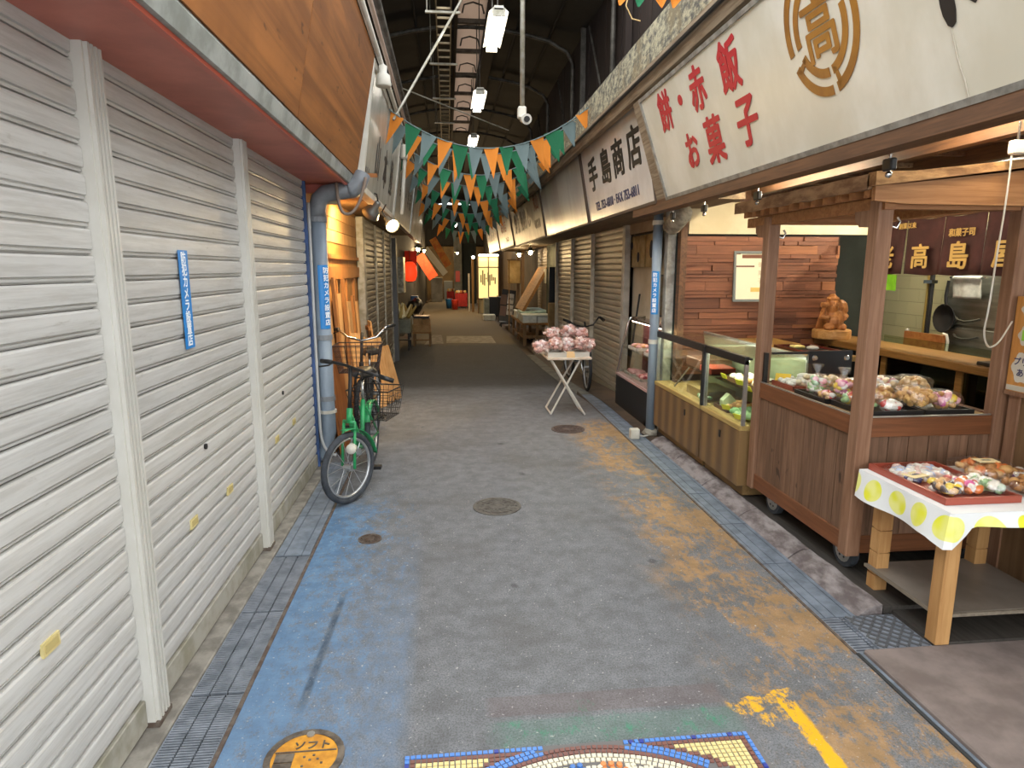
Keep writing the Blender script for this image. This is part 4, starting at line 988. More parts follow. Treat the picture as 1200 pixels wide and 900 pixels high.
for y, h, w in ((3.42, .2, .2), (3.70, .17, .1), (3.84, .17, .1), (4.95, .14, .3)):
    tag(MB().box(3.58, 3.75, y, y + w, .45, .45 + h).build('white_box', m_white, loc=(3.65, y + w / 2, .45), bevel=.008), 'white container in the counter glass front, ' + {3.42: 'the broadest one at its right end', 3.70: 'slim one beside the broadest', 3.84: 'slim one second from the broadest', 4.95: 'long low one near its left end'}[y], 'container', G)
tag(MB().box(3.5, 3.72, 3.62, 3.9, .97, .995).build('black_tray', m_black, loc=(3.6, 3.75, .97), bevel=.005), 'flat black tray at the right end of the counter', 'tray')
tag(MB().box(3.52, 3.60, 3.52, 3.60, .97, 1.08).build('small_carton', mat('lilac_carton', '#8f94b5', rough=.5), loc=(3.56, 3.56, .97), bevel=.004), 'small lilac carton on the right end of the counter', 'carton')
tag(MB().blob((3.55, 3.72, 1.005), (.06, .08, .012), .2, 3).build('red_cloth', mat('red_cloth', '#8e2238', rough=.8), loc=(3.55, 3.72, .995)), 'crumpled red cloth on the black counter tray', 'cloth')
# worktop behind the glass cases with black tray and statue
wt = thing('worktop', 'yellowish wooden worktop behind the glass display cases', 'worktop', (2.72, 5.1, .05))
MB().box(2.45, 3.05, 4.45, 5.76, .92, .96).build('top', wood('yellow_wood', '#b08a4c', '#94703a', 'y', .4, rnd=.05), wt, bevel=.005)
for x, y in ((2.5, 4.5), (2.95, 4.5), (2.5, 5.68), (2.95, 5.68)): MB().box(x, x + .05, y, y + .05, .05, .92).build('leg', m_beam, wt)
tr = thing('lacquer_tray', 'black lacquer tray on the yellowish worktop', 'tray', (2.86, 4.85, .96))
MB().box(-.16, .16, -.22, .22, 0, .008).build('base', m_black, tr, local=True)
for a in ((-.16, .16, -.22, -.205), (-.16, .16, .205, .22), (-.16, -.145, -.205, .205), (.145, .16, -.205, .205)): MB().box(*a, .008, .022).build('rim', mat('red_rim', '#5c1f18', rough=.3), tr, local=True)
tag(MB().box(2.78, 2.87, 4.88, 4.97, .969, .99).build('butter_block', mat('pale_yellow', '#e6d48a', rough=.5), loc=(2.82, 4.92, .969), bevel=.006), 'pale yellow block on the black lacquer tray', 'block')
tag(MB().blob((2.86, 4.76, .988), (.05, .04, .018), .1, 2).build('white_sweet', m_white, loc=(2.86, 4.76, .97), smooth=True), 'white oval sweet on the black lacquer tray', 'sweet')
# wooden carved figure
stt = thing('carved_statue', 'carved wooden figure of a round god with a sack on a round base', 'statue', (3.52, 5.58, .97))
m_carve = wood('carved_wood', '#b87c46', '#8a5428', 'z', .45, rnd=.03); m_carve2 = wood('carved_wood_dark', '#8f5a30', '#6b3f20', 'z', .45, rnd=.03)
MB().lathe([(.16, 0), (.165, .01), (.165, .075), (.155, .085)], n=24).build('base', wood('pale_base', '#c99a62', '#a9783f', 'x', .5, rnd=.02), stt, local=True)
b = MB()
b.prism([(-.12, .08), (.14, .08), (.145, .28), (.12, .33), (.07, .36), (.0, .36), (-.06, .30)], 'y', .05, .08)
b.blob((0, -.01, .18), (.105, .08, .10), .25, 1); b.blob((-.005, -.03, .16), (.085, .08, .075)); b.blob((-.03, -.03, .275), (.06, .055, .05), .15, 2)
b.blob((-.03, -.035, .325), (.05, .05, .047)); b.blob((-.03, -.03, .365), (.058, .052, .022)); b.blob((-.03, -.02, .385), (.035, .035, .025))
b.blob((.07, .0, .27), (.065, .06, .085), .2, 5)
for s in (-1, 1): b.blob((s * .055 - .01, -.06, .11), (.055, .05, .035)); b.blob((s * .07 - .02, -.08, .10), (.03, .035, .02)); b.tube([(s * .08 - .01, 0, .24), (s * .115 - .01, -.03, .20), (s * .07 - .01, -.085, .19)], [.032, .03, .024], 8)
b.tube([(-.12, -.05, .20), (-.125, -.06, .30)], .012, 6); b.tube([(-.155, -.055, .31), (-.09, -.065, .31)], .024, 8)
for s in (-1, 1): b.blob((-.03 + s * .045, -.035, .315), (.012, .012, .022))
b.blob((-.03, -.085, .322), (.011, .012, .013)); b.blob((-.03, -.075, .295), (.028, .02, .022))
fgo = b.build('figure', m_carve, stt, local=True, smooth=True)
rmod = fgo.modifiers.new('carve', 'REMESH'); rmod.mode = 'VOXEL'; rmod.voxel_size = .005; rmod.use_smooth_shade = True
for s in (-1, 1): MB().blob((-.03 + s * .018, -.082, .335), (.007, .005, .004)).build('eye', m_carve2, stt, local=True)
MB().tube([(-.05, -.095, .306), (-.03, -.099, .300), (-.01, -.095, .306)], .004, 5).build('mouth', m_carve2, stt, local=True)
# shop curtain
m_nor = mat('maroon_cloth', '#4d2a28', '#3f2220', .9, sc=6); m_gp = mat('gold_print', '#c9a45c', rough=.7)
nr = thing('shop_curtain', 'maroon split shop curtain with gold characters above the counter', 'curtain', (3.76, 4.6, 2.0))
MB().cyl((3.765, 3.75, 2.0), (3.765, 5.45, 2.0), .012, n=8).build('rod', m_beam, nr)
rn = random.Random(4)
for y0, y1 in ((3.84, 4.235), (4.245, 4.625), (4.635, 5.03), (5.04, 5.42)):
    ph = rn.uniform(0, 6)
    MB().sheet(lambda u, v: (3.76 - .018 * sin(u * 7 + ph) * (.3 + v), y0 + (y1 - y0) * u, 1.99 - .435 * v + .005 * sin(u * 6 + ph)), 12, 5, .003, (1, 0, 0)).build('panel', m_nor, nr, smooth=True)
Fn = frame((3.735 - 3.76, -4.6, -2.0), (0, -1, 0), (0, 0, 1))
for chh, y, z, sz in (('高', 4.83, 1.70, .2), ('島', 4.44, 1.70, .21), ('屋', 4.04, 1.70, .2), ('老', 5.23, 1.70, .2), ('和菓子司', 4.43, 1.865, .062)): letters(chh, sz, m_gp, nr, (-y, z), .004, sz * .022, .002, M=Fn)
letters('創業以来', .05, m_gp, nr, (-5.0, 1.945), .004, .001, .002, M=Fn)
tag(MB().sheet(lambda u, v: (3.70 + .01 * sin(u * 6), 5.03 + .22 * u, 1.55 - .13 * v + .01 * u), 6, 3, .003, (1, 0, 0)).build('green_cloth', mat('lime_cloth', '#7fc320', '#6cae18', .8, sc=10), loc=(3.7, 5.14, 1.55)), 'small lime green cloth below the maroon curtain', 'cloth')
# added ceiling lamps to light the shop (unseen tubes tucked between the beams)
m_tube2 = glow('shop_fill_tube', '#fff0d2', 46)
def added_shop_lamp(x, y, label, L=1.1, m=None):
    t = thing('added_ceiling_lamp', label, 'lamp', (x, y, 2.285)); MB().box(-.05, .05, 0, L, .03, .056).build('housing', m_white, t, local=True)
    MB().cyl((0, .02, .012), (0, L - .02, .012), .016, n=8).build('tube', m or m_tube2, t, local=True)
added_shop_lamp(2.5, 4.3, 'unseen fluorescent tube added under the shop ceiling above the glass cases'); added_shop_lamp(4.05, 4.3, 'unseen fluorescent tube added under the shop ceiling behind the curtain', 1.2, glow('back_fill_tube', '#fff4dc', 85)); added_shop_lamp(2.45, 2.5, 'unseen fluorescent tube added under the shop ceiling above the cart', .9)
# clips and hooks along the soffit
for i, (x, y, z) in enumerate(((1.83, 5.2, 2.05), (1.83, 4.55, 2.05), (1.83, 3.75, 2.05), (1.83, 2.6, 2.05))):
    t = thing('soffit_clip', ['black spring clip on the shop soffit, farthest from the camera', 'black spring clip on the shop soffit, second farthest', 'black spring clip on the shop soffit above the cart eave', 'black spring clip on the shop soffit, nearest to the camera'][i], 'clip', (x, y, z))
    MB().box(-.015, .015, -.03, .03, -.05, .0).build('jaw', m_black, t, local=True, bevel=.006); MB().tube([(0, 0, 0), (0, 0, .06), (0, .02, .08)], .006, 6).blob((0, 0, -.065), .014).build('screw', m_chrome, t, local=True)
pg = thing('power_plug', 'white power adapter with hanging white cable, top right under the soffit', 'plug', (2.545, 2.765, 2.13))
MB().box(-.03, .04, -.02, .02, -.025, .035).build('box', m_white, pg, local=True, bevel=.006)
MB().tube(smooth([(-.02, 0, -.02), (-.02, .0, -.24), (-.03, 0, -.5), (-.035, 0, -.70), (-.025, .02, -.82), (.015, .04, -.885), (.06, .06, -.90), (.11, .07, -.87), (.17, .08, -.78)]), .0045, 6).build('cable', m_white, pg, local=True, smooth=True)
MB().tube([(0, 0, .03), (0, 0, .115)], .006, 6).build('hook', m_chrome, pg, local=True)

# ------------------------------------------------------------------ glass display cases
def stripe():
    g = NG('striped_veneer'); x, y, z = g.sep(g.pos); w = g.math('SINE', g.math('MULTIPLY', y, 33)); n = g.noise(g.map(g.pos, (20, 20, 1)), 3, 4)
    col = g.mix(g.step(g.math('MULTIPLY_ADD', n, 1.2, w), -.6, 2.2), lin('#644b31'), lin('#86683f')); return g.out(col, .5)
m_stripe = stripe(); m_pine = wood('case_rail_wood', '#b89d62', '#9a8048', 'y', .5, rnd=.05); m_glass = glassmat('case_glass', '#fafcf9', .05)
m_case_in = mat('case_interior', '#b3b795', '#9ca382', .6, sc=3); m_caset = glow('case_tube', '#f0f4dc', 24)
m_toe = wood('case_toe', '#86693f', '#6b5230', 'y', .6)
def case(label, y0, y1, toe=True):
    t = thing('display_case', label, 'display case', (2.15, (y0 + y1) / 2, .06))
    MB().box(1.95, 2.40, y0, y1, .13, .52).build('cabinet', m_stripe, t, bevel=.004)
    MB().box(2.0, 2.40, y0 + .01, y1 - .01, .06, .13).build('toe', m_toe, t)
    MB().box(1.945, 2.42, y0, y1, .52, .555).build('rail', m_pine, t, bevel=.004)
    MB().box(1.965, 1.972, y0 + .02, y1 - .02, .555, 1.0).build('front_pane', m_glass, t)
    MB().box(1.965, 2.40, y0 + .005, y0 + .012, .555, 1.0).build('side_pane', m_glass, t)
    MB().box(1.965, 2.40, y1 - .012, y1 - .005, .555, 1.0).build('side_pane', m_glass, t)
    MB().box(1.985, 2.40, y0 + .02, y1 - .02, 1.012, 1.02).build('top_pane', m_glass, t)
    MB().box(1.955, 1.985, y0, y1, .972, 1.025).build('top_bar', m_black, t); MB().box(2.38, 2.41, y0, y1, 1.0, 1.025).build('top_bar', m_alu, t)
    for y in (y0, y1 - .02): MB().box(1.96, 1.985, y, y + .02, .555, 1.0).build('corner_bar', m_alu, t); MB().box(2.39, 2.41, y, y + .02, .555, 1.0).build('corner_bar', m_alu, t)
    MB().box(2.39, 2.40, y0 + .02, y1 - .02, .555, 1.0).build('back_panel', m_case_in, t)
    MB().box(2.03, 2.38, y0 + .03, y1 - .03, .775, .783).build('shelf', m_glass, t)
    MB().box(1.985, 2.02, y0 + .02, y1 - .02, 1.0, 1.011).build('lamp_cover', m_black, t); MB().cyl((2.002, y0 + .05, .988), (2.002, y1 - .05, .988), .009, n=8).build('case_lamp', m_caset, t)
    for y in (y0 + .32,): MB().box(1.945, 1.951, y - .02, y + .005, .40, .45).build('latch', m_black, t)
    return t
case('glass display case with striped wooden base, farther one beside the drain pipe', 4.73, 5.84)
case('glass display case with striped wooden base, nearer one beside the cart', 4.03, 4.70)
tag(MB().box(1.945, 1.985, 4.70, 4.73, .555, 1.02).build('case_mullion', m_darkmetal, loc=(1.96, 4.715, .555)), 'dark upright bar between the two glass display cases', 'post')
G = 'yellow price cards in the glass display case'
m_ytag = mat('yellow_card', '#e0e032', rough=.6)
for x, y, z, a in ((2.03, 4.25, .815, .3), (2.02, 4.10, .80, .2), (2.02, 4.42, .60, .5), (2.0, 4.18, .585, .4), (2.05, 4.55, .81, .1)):
    o = MB().box(-.002, .002, -.035, .035, -.022, .022).build('price_card', m_ytag, None, local=True); o.location = (x, y, z); o.rotation_euler = (0, -.5, a)
    tag(o, 'bright yellow price card in the nearer display case, ' + {4.25: 'middle one on the upper shelf', 4.10: 'upper shelf, closest to the cart', 4.42: 'low farther one', 4.18: 'low closer one', 4.55: 'upper shelf, closest to the mullion'}[y], 'price card', G)
def heap(label, cat, name, x0, x1, y0, y1, z, cols, r, n, seed, base=None, flatten=.7, lift=0.0):
    """open tray carrying a heap of small sweets nobody would count"""
    rr = random.Random(seed); t = thing(name, label, cat, ((x0 + x1) / 2, (y0 + y1) / 2, z)); w, d = x1 - x0, y1 - y0
    if base: 
        MB().box(-w / 2, w / 2, -d / 2, d / 2, 0, .008).build('tray', base, t, local=True)
        for a in ((-w / 2, w / 2, -d / 2, -d / 2 + .008), (-w / 2, w / 2, d / 2 - .008, d / 2), (-w / 2, -w / 2 + .008, -d / 2, d / 2), (w / 2 - .008, w / 2, -d / 2, d / 2)): MB().box(*a, .008, .03).build('tray_rim', base, t, local=True)
    b = MB()
    for k in range(n):
        q = rr.random(); x = (rr.random() - .5) * (w - 2.4 * r); y = (rr.random() - .5) * (d - 2.4 * r)
        b.mi(rr.randrange(len(cols))); b.blob((x, y, .012 + r * flatten + lift * q * (1 - (2 * x / w) ** 2) * (1 - (2 * y / d) ** 2)), (r * rr.uniform(.8, 1.2), r * rr.uniform(.8, 1.3), r * flatten), .15, k, 7, 5, Matrix.Rotation(rr.uniform(0, 3), 3, 'Z'))
    stuff(b.build('sweets', cols, t, local=True, smooth=True)); return t
C = lambda n, h, r=.5: mat(n, h, rough=r)
g1, g2, pk, wh, rd, ylw, gold, brn, org, lil = C('mint', '#93b880'), C('leaf', '#6c9a5c'), C('pink_sweet', '#e6aab2'), C('white_sweet_m', '#e9e4d8'), C('red_sweet', '#c33a30'), C('yellow_sweet', '#e6c63a'), C('golden_cracker', '#d6a766'), C('brown_cracker', '#b27c44'), C('orange_sweet', '#df7a35'), C('magenta_sweet', '#d65f9a')
heap('bed of bright green wrapped sweets low in the nearer display case', 'sweets', 'green_sweets', 2.0, 2.34, 4.06, 4.42, .556, [g1, g2, g1], .03, 90, 1)
heap('row of white buns on the shelf of the nearer display case', 'buns', 'white_buns', 2.06, 2.32, 4.07, 4.55, .784, [wh, wh, gold], .032, 40, 2, C('bun_tray', '#6b4b2a'))
heap('brown bean cakes low in the nearer display case', 'cakes', 'bean_cakes', 2.03, 2.32, 4.42, 4.66, .556, [brn, gold, brn], .03, 24, 3, C('cake_tray', '#5b3a22'))
tag(MB().prism([(2.06, .556), (2.16, .556), (2.16, .62), (2.11, .67), (2.06, .62)], 'y', 4.56, 4.62).build('paper_house', C('pale_green_card', '#b9c79a'), loc=(2.11, 4.59, .556)), 'pale green house-shaped card in the nearer display case', 'card')
tag(MB().box(2.05, 2.25, 4.78, 5.02, .784, .83).build('red_box', C('red_box_m', '#b8432f'), loc=(2.15, 4.9, .784), bevel=.004), 'red box on the shelf of the farther display case', 'box')
tag(MB().box(2.06, 2.34, 5.05, 5.35, .784, .86).build('brown_box', C('brown_box_m', '#6a4630'), loc=(2.2, 5.2, .784), bevel=.004), 'brown box on the shelf of the farther display case', 'box')
tag(MB().box(2.04, 2.3, 4.86, 5.26, .556, .63).build('wooden_box', m_pine, loc=(2.17, 5.05, .556), bevel=.004), 'flat wooden box low in the farther display case', 'box')
tag(MB().tube([(2.02, 5.5, .56), (2.05, 5.25, .77)], .007, 6).build('shelf_strut', m_alu, loc=(2.02, 5.5, .56)), 'slanting metal strut inside the farther display case', 'strut')
heap('small pale sweets on the floor of the farther display case', 'sweets', 'pale_sweets', 1.99, 2.1, 4.8, 5.0, .556, [wh, g1], .022, 14, 4)

# ------------------------------------------------------------------ vendor cart
m_cart = wood('cart_board', '#80604a', '#5f4531', 'z', .65, rnd=.14, knots='#35231a'); m_cartrail = wood('cart_rail', '#7a4b2c', '#613a20', 'y', .5, rnd=.06); m_cartrx = wood('cart_rail_x', '#7a4b2c', '#613a20', 'x', .5, rnd=.06)
m_post = wood('cart_post', '#8e6c54', '#73513a', 'z', .6, rnd=.08); m_roofw = wood('roof_wood', '#a8764a', '#8a5a34', 'x', .6, rnd=.1)
kt = thing('vendor_cart', 'brown wooden vendor cart with roof, four posts and caster wheels', 'cart', (2.38, 3.45, .05))
X0, X1, Y0, Y1 = 2.0, 2.795, 2.88, 3.99
for x, y, nm in ((X0, Y0, 0), (X0, Y1 - .075, 0), (X1 - .07, Y0, 0), (X1 - .07, Y1 - .075, 1)): MB().box(x, x + .075, y, y + .075, .15, .875 if nm else 1.92).build('post', m_post, kt, bevel=.004)
def rails(z0, z1):
    MB().box(X0 + .012, X0 + .05, Y0 + .075, Y1 - .075, z0, z1).build('rail', m_cartrail, kt, bevel=.003); MB().box(X1 - .05, X1 - .012, Y0 + .075, Y1 - .075, z0, z1).build('rail', m_cartrail, kt, bevel=.003)
    MB().box(X0 + .075, X1 - .07, Y0 + .012, Y0 + .05, z0, z1).build('rail', m_cartrx, kt, bevel=.003); MB().box(X0 + .075, X1 - .07, Y1 - .05, Y1 - .012, z0, z1).build('rail', m_cartrx, kt, bevel=.003)
rails(.16, .255); rails(.775, .875)
n = 9; d = (Y1 - Y0 - .15) / n
for k in range(n): MB().box(X0 + .022, X0 + .038, Y0 + .075 + k * d + .002, Y0 + .075 + (k + 1) * d - .002, .255, .775).build('board', m_cart, kt)
n = 6; d = (X1 - X0 - .145) / n
for k in range(n): MB().box(X0 + .075 + k * d + .002, X0 + .075 + (k + 1) * d - .002, Y0 + .022, Y0 + .038, .255, .775).build('board', m_cart, kt); MB().box(X0 + .075 + k * d + .002, X0 + .075 + (k + 1) * d - .002, Y1 - .038, Y1 - .022, .255, .775).build('board', m_cart, kt)
MB().box(X0 + .04, X1 - .04, Y0 + .04, Y1 - .04, .85, .868).build('deck', wood('deck_wood', '#c9a877', '#ab8a5a', 'x', .5), kt)
MB().box(X0 + .04, X1 - .04, Y0 + .04, Y1 - .04, .20, .22).build('floor_board', m_cart, kt)
for a in ((X0 + .012, X0 + .02, Y0 + .08, Y1 - .08), ): MB().box(*a, .875, .882).build('edge_trim', m_alu, kt)
MB().box(X0 + .08, X1 - .08, Y0 + .012, Y0 + .02, .875, .882).build('edge_trim', m_alu, kt)
# glass on the far side with black corner
MB().box(X0 + .03, X0 + .036, Y0 + .5, Y1 - .08, .882, 1.07).build('guard_pane', glassmat('cart_glass', '#fbfdfb', .05), kt)
MB().box(X0 + .02, X0 + .045, Y1 - .10, Y1 - .08, .875, 1.07).build('guard_frame', m_black, kt); MB().box(X0 + .075, X1 - .07, Y1 - .06, Y1 - .052, .882, 1.06).build('guard_pane', glassmat('cart_glass2', '#fbfdfb', .05), kt)
MB().box(X0 + .08, X1 - .42, Y1 - .07, Y1 - .05, 1.055, 1.07).build('guard_frame', m_black, kt)
bp_ = MB().box(2.33, 2.63, Y1 - .075, Y1 - .055, .92, 1.075).build('black_plate', m_black, kt)
for x in (2.37, 2.59): MB().lathe([(.005, -.012), (.014, -.012), (.02, -.004), (.02, 0)], (x, Y1 - .076, 1.03), 12, Matrix.Rotation(R(-90), 3, 'X')).build('screw', m_chrome, bp_)
# roof: eave log, rafters, sloping boards, beams
MB().prism([(X0 + .012, 1.87), (X0 + .065, 1.87), (X0 + .065, 1.93), (X0 + .012, 1.93)], 'y', Y0 - .02, Y1 + .25).build('beam', m_roofw, kt)
MB().prism([(X1 - .06, 1.90), (X1 - .01, 1.90), (X1 - .01, 2.0), (X1 - .06, 2.0)], 'y', Y0 - .02, Y1 + .25).build('beam', m_roofw, kt)
MB().box(X0 + .075, X1 + .2, Y0 + .01, Y0 + .06, 1.875, 1.97).build('beam', m_roofw, kt); MB().box(X0 + .02, X1, Y1 - .06, Y1 - .01, 1.875, 1.97).build('beam', m_roofw, kt)
sl = .095
for k in range(12):
    y = Y0 + .0 + k * .112
    MB().prism([(X0 - .055, 1.925), (X1 + .04, 1.925 + sl), (X1 + .04, 1.965 + sl), (X0 - .055, 1.968)], 'y', y, y + .045).build('rafter', m_roofw, kt)
m_gable = wood('gable_wood', '#ad7d50', '#8d6038', 'x', .55, rnd=0); m_gable2 = mat('gable_edge_bark', '#b78d5c', '#7a5634', .85, sc=16, st=(.35, 1, 1), bump=.8, bd=.015)
m_bark = mat('bark_eave', '#b29470', '#7d5f44', .85, sc=16, st=(1, .35, 1), bump=.6, bd=.006)
def bk(u, v): return (X0 - .085 + .10 * v, Y0 - .03 + 1.39 * u, 1.958 + .010 * v + .008 * mnoise.noise(V((u * 9, v * 3, 2))))
MB().sheet(bk, 24, 3, .068, (0, 0, 1)).build('eave_board', m_bark, kt)
for k in range(8):
    y0 = Y0 - .06 + k * .178
    MB().prism([(X0 + .01, 1.975), (X1 + .06, 1.975 + sl), (X1 + .06, 1.99 + sl), (X0 + .01, 2.0)], 'y', y0, y0 + .172).build('roof_board', m_bark if k % 2 else m_roofw, kt)
MB().prism([(X0 - .07, 1.905), (X0 + .09, 1.892), (X1 + .5, 1.885), (X1 + .5, 1.985 + sl * 1.6), (X0 - .07, 1.968)], 'y', Y0 - .06, Y0 - .035).build('gable_board', m_gable, kt)
MB().prism([(X0 - .085, 1.968), (X1 + .5, 1.985 + sl * 1.6), (X1 + .5, 2.015 + sl * 1.6), (X0 + .1, 2.035), (X0 - .085, 2.03)], 'y', Y0 - .08, Y0 - .02).build('gable_edge', m_gable2, kt)
for y in (Y0, Y1 - .075):
    MB().prism([(y + .075, 1.80), (y + .075, 1.875), (y + .19, 1.875), (y + .185, 1.83), (y + .16, 1.815), (y + .15, 1.80)], 'x', X0 + .005, X0 + .065).build('bracket', m_post, kt)
    MB().tube([(X0 + .07, y + .02, 1.80), (X0 + .10, y + .01, 1.79), (X0 + .115, y + .01, 1.82), (X0 + .10, y + .01, 1.84)], .006, 6).build('hook', m_chrome, kt)
# casters
for x, y, lab in ((2.072, 3.73, 0), (2.075, 2.99, 0), (2.72, 3.02, 0), (2.70, 3.8, 0)):
    w = MB().cyl((x - .018, y, .137), (x + .018, y, .137), .086, n=24).build('caster', m_tyre_g, kt, smooth=False)
    MB().cyl((x - .021, y, .137), (x + .021, y, .137), .062, n=16).build('hub', m_alu, w)
    MB().prism([(y - .02, .13), (y + .02, .13), (y + .05, .225), (y - .05, .225)], 'x', x - .028, x - .023).build('fork', m_alu, w)
    for k in range(6): a = k * pi / 3; MB().cyl((x - .0225, y + .036 * cos(a), .137 + .036 * sin(a)), (x - .021, y + .036 * cos(a), .137 + .036 * sin(a)), .007, n=6).build('bolt', m_darkmetal, w)

# goods on the cart
def tray(label, x0, x1, y0, y1, z, m, h=.028, rot=0, name='goods_tray'):
    t = thing(name, label, 'tray', ((x0 + x1) / 2, (y0 + y1) / 2, z), (0, 0, rot)); w, d = (x1 - x0) / 2, (y1 - y0) / 2
    MB().box(-w, w, -d, d, 0, .006).build('base', m, t, local=True)
    for a in ((-w, w, -d, -d + .012), (-w, w, d - .012, d), (-w, -w + .012, -d + .012, d - .012), (w - .012, w, -d + .012, d - .012)): MB().box(*a, .006, h).build('rim', m, t, local=True)
    return t
m_film = film('clear_bag', '#ffffff', .16)
def bag(label, loc, size, cols, r, n, seed, rot=0, tilt=0, card=None, tuft=False, cat='bag of sweets'):
    """clear bag with a filling of small sweets, film around it, optional paper card"""
    rr = random.Random(seed); t = thing('sweets_bag', label, cat, loc, (tilt, 0, rot)); a, b_, c = size[0] / 2, size[1] / 2, size[2] / 2
    b = MB()
    for k in range(n):
        while True:
            p = V((rr.uniform(-1, 1), rr.uniform(-1, 1), rr.uniform(-1, 1)))
            if abs(p.x) ** 3 + abs(p.y) ** 3 + abs(p.z) ** 2.2 < .9: break
        b.mi(rr.randrange(len(cols))); b.blob((p.x * (a - r), p.y * (b_ - r), c + p.z * max(.002, c - r * .8)), (r * rr.uniform(.8, 1.25), r * rr.uniform(.8, 1.25), r * rr.uniform(.55, .9)), .2, k, 7, 5, Matrix.Rotation(rr.uniform(0, 3), 3, rr.choice('XYZ')))
    stuff(b.build('filling', cols, t, local=True, smooth=True))
    f = MB().blob((0, 0, c), (a, b_, c), .10, seed, 18, 10, None, .62)
    if tuft: f.mi(0).lathe([(.02, 2 * c - .01), (.012, 2 * c + .01), (.035, 2 * c + .05), (.03, 2 * c + .055)], n=9)
    f.build('film', m_film, t, local=True, smooth=True)
    if card:
        cd = MB().box(-card[0] / 2, card[0] / 2, -card[1] / 2, card[1] / 2, 2 * c - .002, 2 * c + .001).build('card', card[2], t, local=True)
        if len(card) > 3: letters(card[3], card[1] * .32, m_navy if len(card) < 5 else card[4], cd, (0, 0), 2 * c + .0015, .0005, .0003)
    return t
ZT = .869
tray('black tray at the near edge of the cart, left one', 2.075, 2.385, 2.935, 3.24, ZT, m_black); tray('black tray at the near edge of the cart, right one', 2.395, 2.66, 2.935, 3.24, ZT, m_black)
tray('black tray on the street side of the cart, filled with sweets bags', 2.045, 2.33, 3.25, 3.56, ZT, m_black)
m_redtray = mat('red_lacquer', '#9c4a38', rough=.35)
heap('heap of white puffed sweets on a red tray at the far end of the cart', 'sweets', 'puffed_sweets', 2.07, 2.36, 3.62, 3.88, ZT, [wh, wh, C('puff_cream', '#e8dcb8')], .022, 60, 8, m_redtray, .7, .05)
heap('brown and orange crackers on a red tray in the middle of the cart', 'sweets', 'cracker_tray', 2.40, 2.68, 3.3, 3.85, ZT, [gold, org, rd, wh], .025, 70, 9, m_redtray, .6, .02)
o = MB().box(-.045, .045, -.003, .003, 0, .05).build('price_card', C('amber_card', '#eec02c'), None, local=True); o.location = (2.11, 3.82, .90); o.rotation_euler = (-.6, 0, -.6); tag(o, 'amber yellow price card at the far street corner of the cart', 'price card')
ZB = .878
bag('clear tufted bag of green and pink sweets on the cart, nearest to the far post', (2.12, 3.46, ZB), (.12, .12, .13), [g1, pk, wh, g1], .022, 34, 31, tuft=True)
bag('clear tufted bag of pink and yellow sweets on the street side of the cart', (2.20, 3.33, ZB), (.12, .12, .125), [pk, ylw, wh, lil], .022, 34, 32, tuft=True)
bag('flat bag of white and red sweets at the street edge of the cart', (2.10, 3.32, ZB), (.09, .13, .06), [wh, pk, rd, gold], .018, 30, 33)
bag('bag of red, green and orange sweets next to the near post', (2.14, 3.14, ZB), (.14, .17, .085), [rd, g1, org, wh, ylw], .02, 40, 34)
bag('white packet with red end at the near edge of the cart', (2.25, 3.0, ZB), (.13, .09, .07), [wh, wh, wh, rd], .03, 24, 35)
bag('large bag of golden nut crackers, left one on the cart', (2.26, 3.13, ZB), (.18, .15, .12), [gold, C('cracker_light', '#e0b56a'), brn], .018, 80, 36)
bag('large bag of golden nut crackers, right one on the cart', (2.44, 3.08, ZB), (.19, .2, .12), [gold, C('cracker_light2', '#e0b56a'), gold], .018, 90, 37, .2)
bag('bag of pink and yellow striped sweets at the right end of the cart', (2.575, 3.05, ZB), (.15, .2, .10), [pk, gold, ylw, lil, gold], .022, 50, 38, -.2)
bag('bag of pale rice crackers in the second row of the cart, street side', (2.25, 3.52, ZB), (.2, .17, .11), [wh, gold, C('pale_cracker', '#e6cfa4')], .02, 70, 51)
bag('bag of pink and white crackers in the second row of the cart, middle', (2.44, 3.36, ZB + .03), (.2, .19, .10), [wh, pk, C('pale_cracker2', '#e6cfa4'), rd], .02, 70, 52)
bag('bag of golden crackers in the second row of the cart, shop side', (2.62, 3.34, ZB + .03), (.17, .2, .10), [gold, C('pale_cracker3', '#e3c48c')], .02, 60, 53)
bag('bag of green and white sweets between the nut crackers and the near post', (2.12, 3.02, ZB), (.12, .12, .08), [g1, wh, rd, ylw], .02, 34, 54)
bag('bag of orange crackers lying behind the nut crackers', (2.35, 3.22, ZB), (.16, .05, .10), [org, gold], .02, 26, 39)

# ------------------------------------------------------------------ side unit with menu board
sp_ = thing('side_unit', 'brown wooden side unit at the right edge next to the cart', 'cabinet', (2.9, 2.2, .05))
MB().box(2.78, 3.05, .9, 2.86, .05, 1.0).build('panel', wood('side_wood', '#7f6245', '#674c32', 'z', .55, rnd=0, sc=.5), sp_, bevel=.004)
MB().box(2.768, 2.779, 2.80, 2.86, .05, 1.0).build('edge_post', m_post, sp_)
mb = thing('menu_board', 'orange wooden menu board with white cloud shaped notes, right edge', 'sign', (2.76, 2.865, 1.02))
mb.matrix_world = frame((2.75, 2.868, 1.01), (0, -1, 0), (0, 0, 1))
MB().box(0, 1.2, 0, .46, -.02, 0).build('board', wood('menu_wood', '#c98f4e', '#b27a3c', 'z', .5, rnd=0), mb, local=True)
MB().box(0, 1.2, -.02, .0, -.025, .008).build('ledge', m_post, mb, local=True); MB().box(0.005, 1.2, .005, .03, 0, .004).build('tape', mat('clear_tape', '#b9b2a2', rough=.3), mb, local=True)
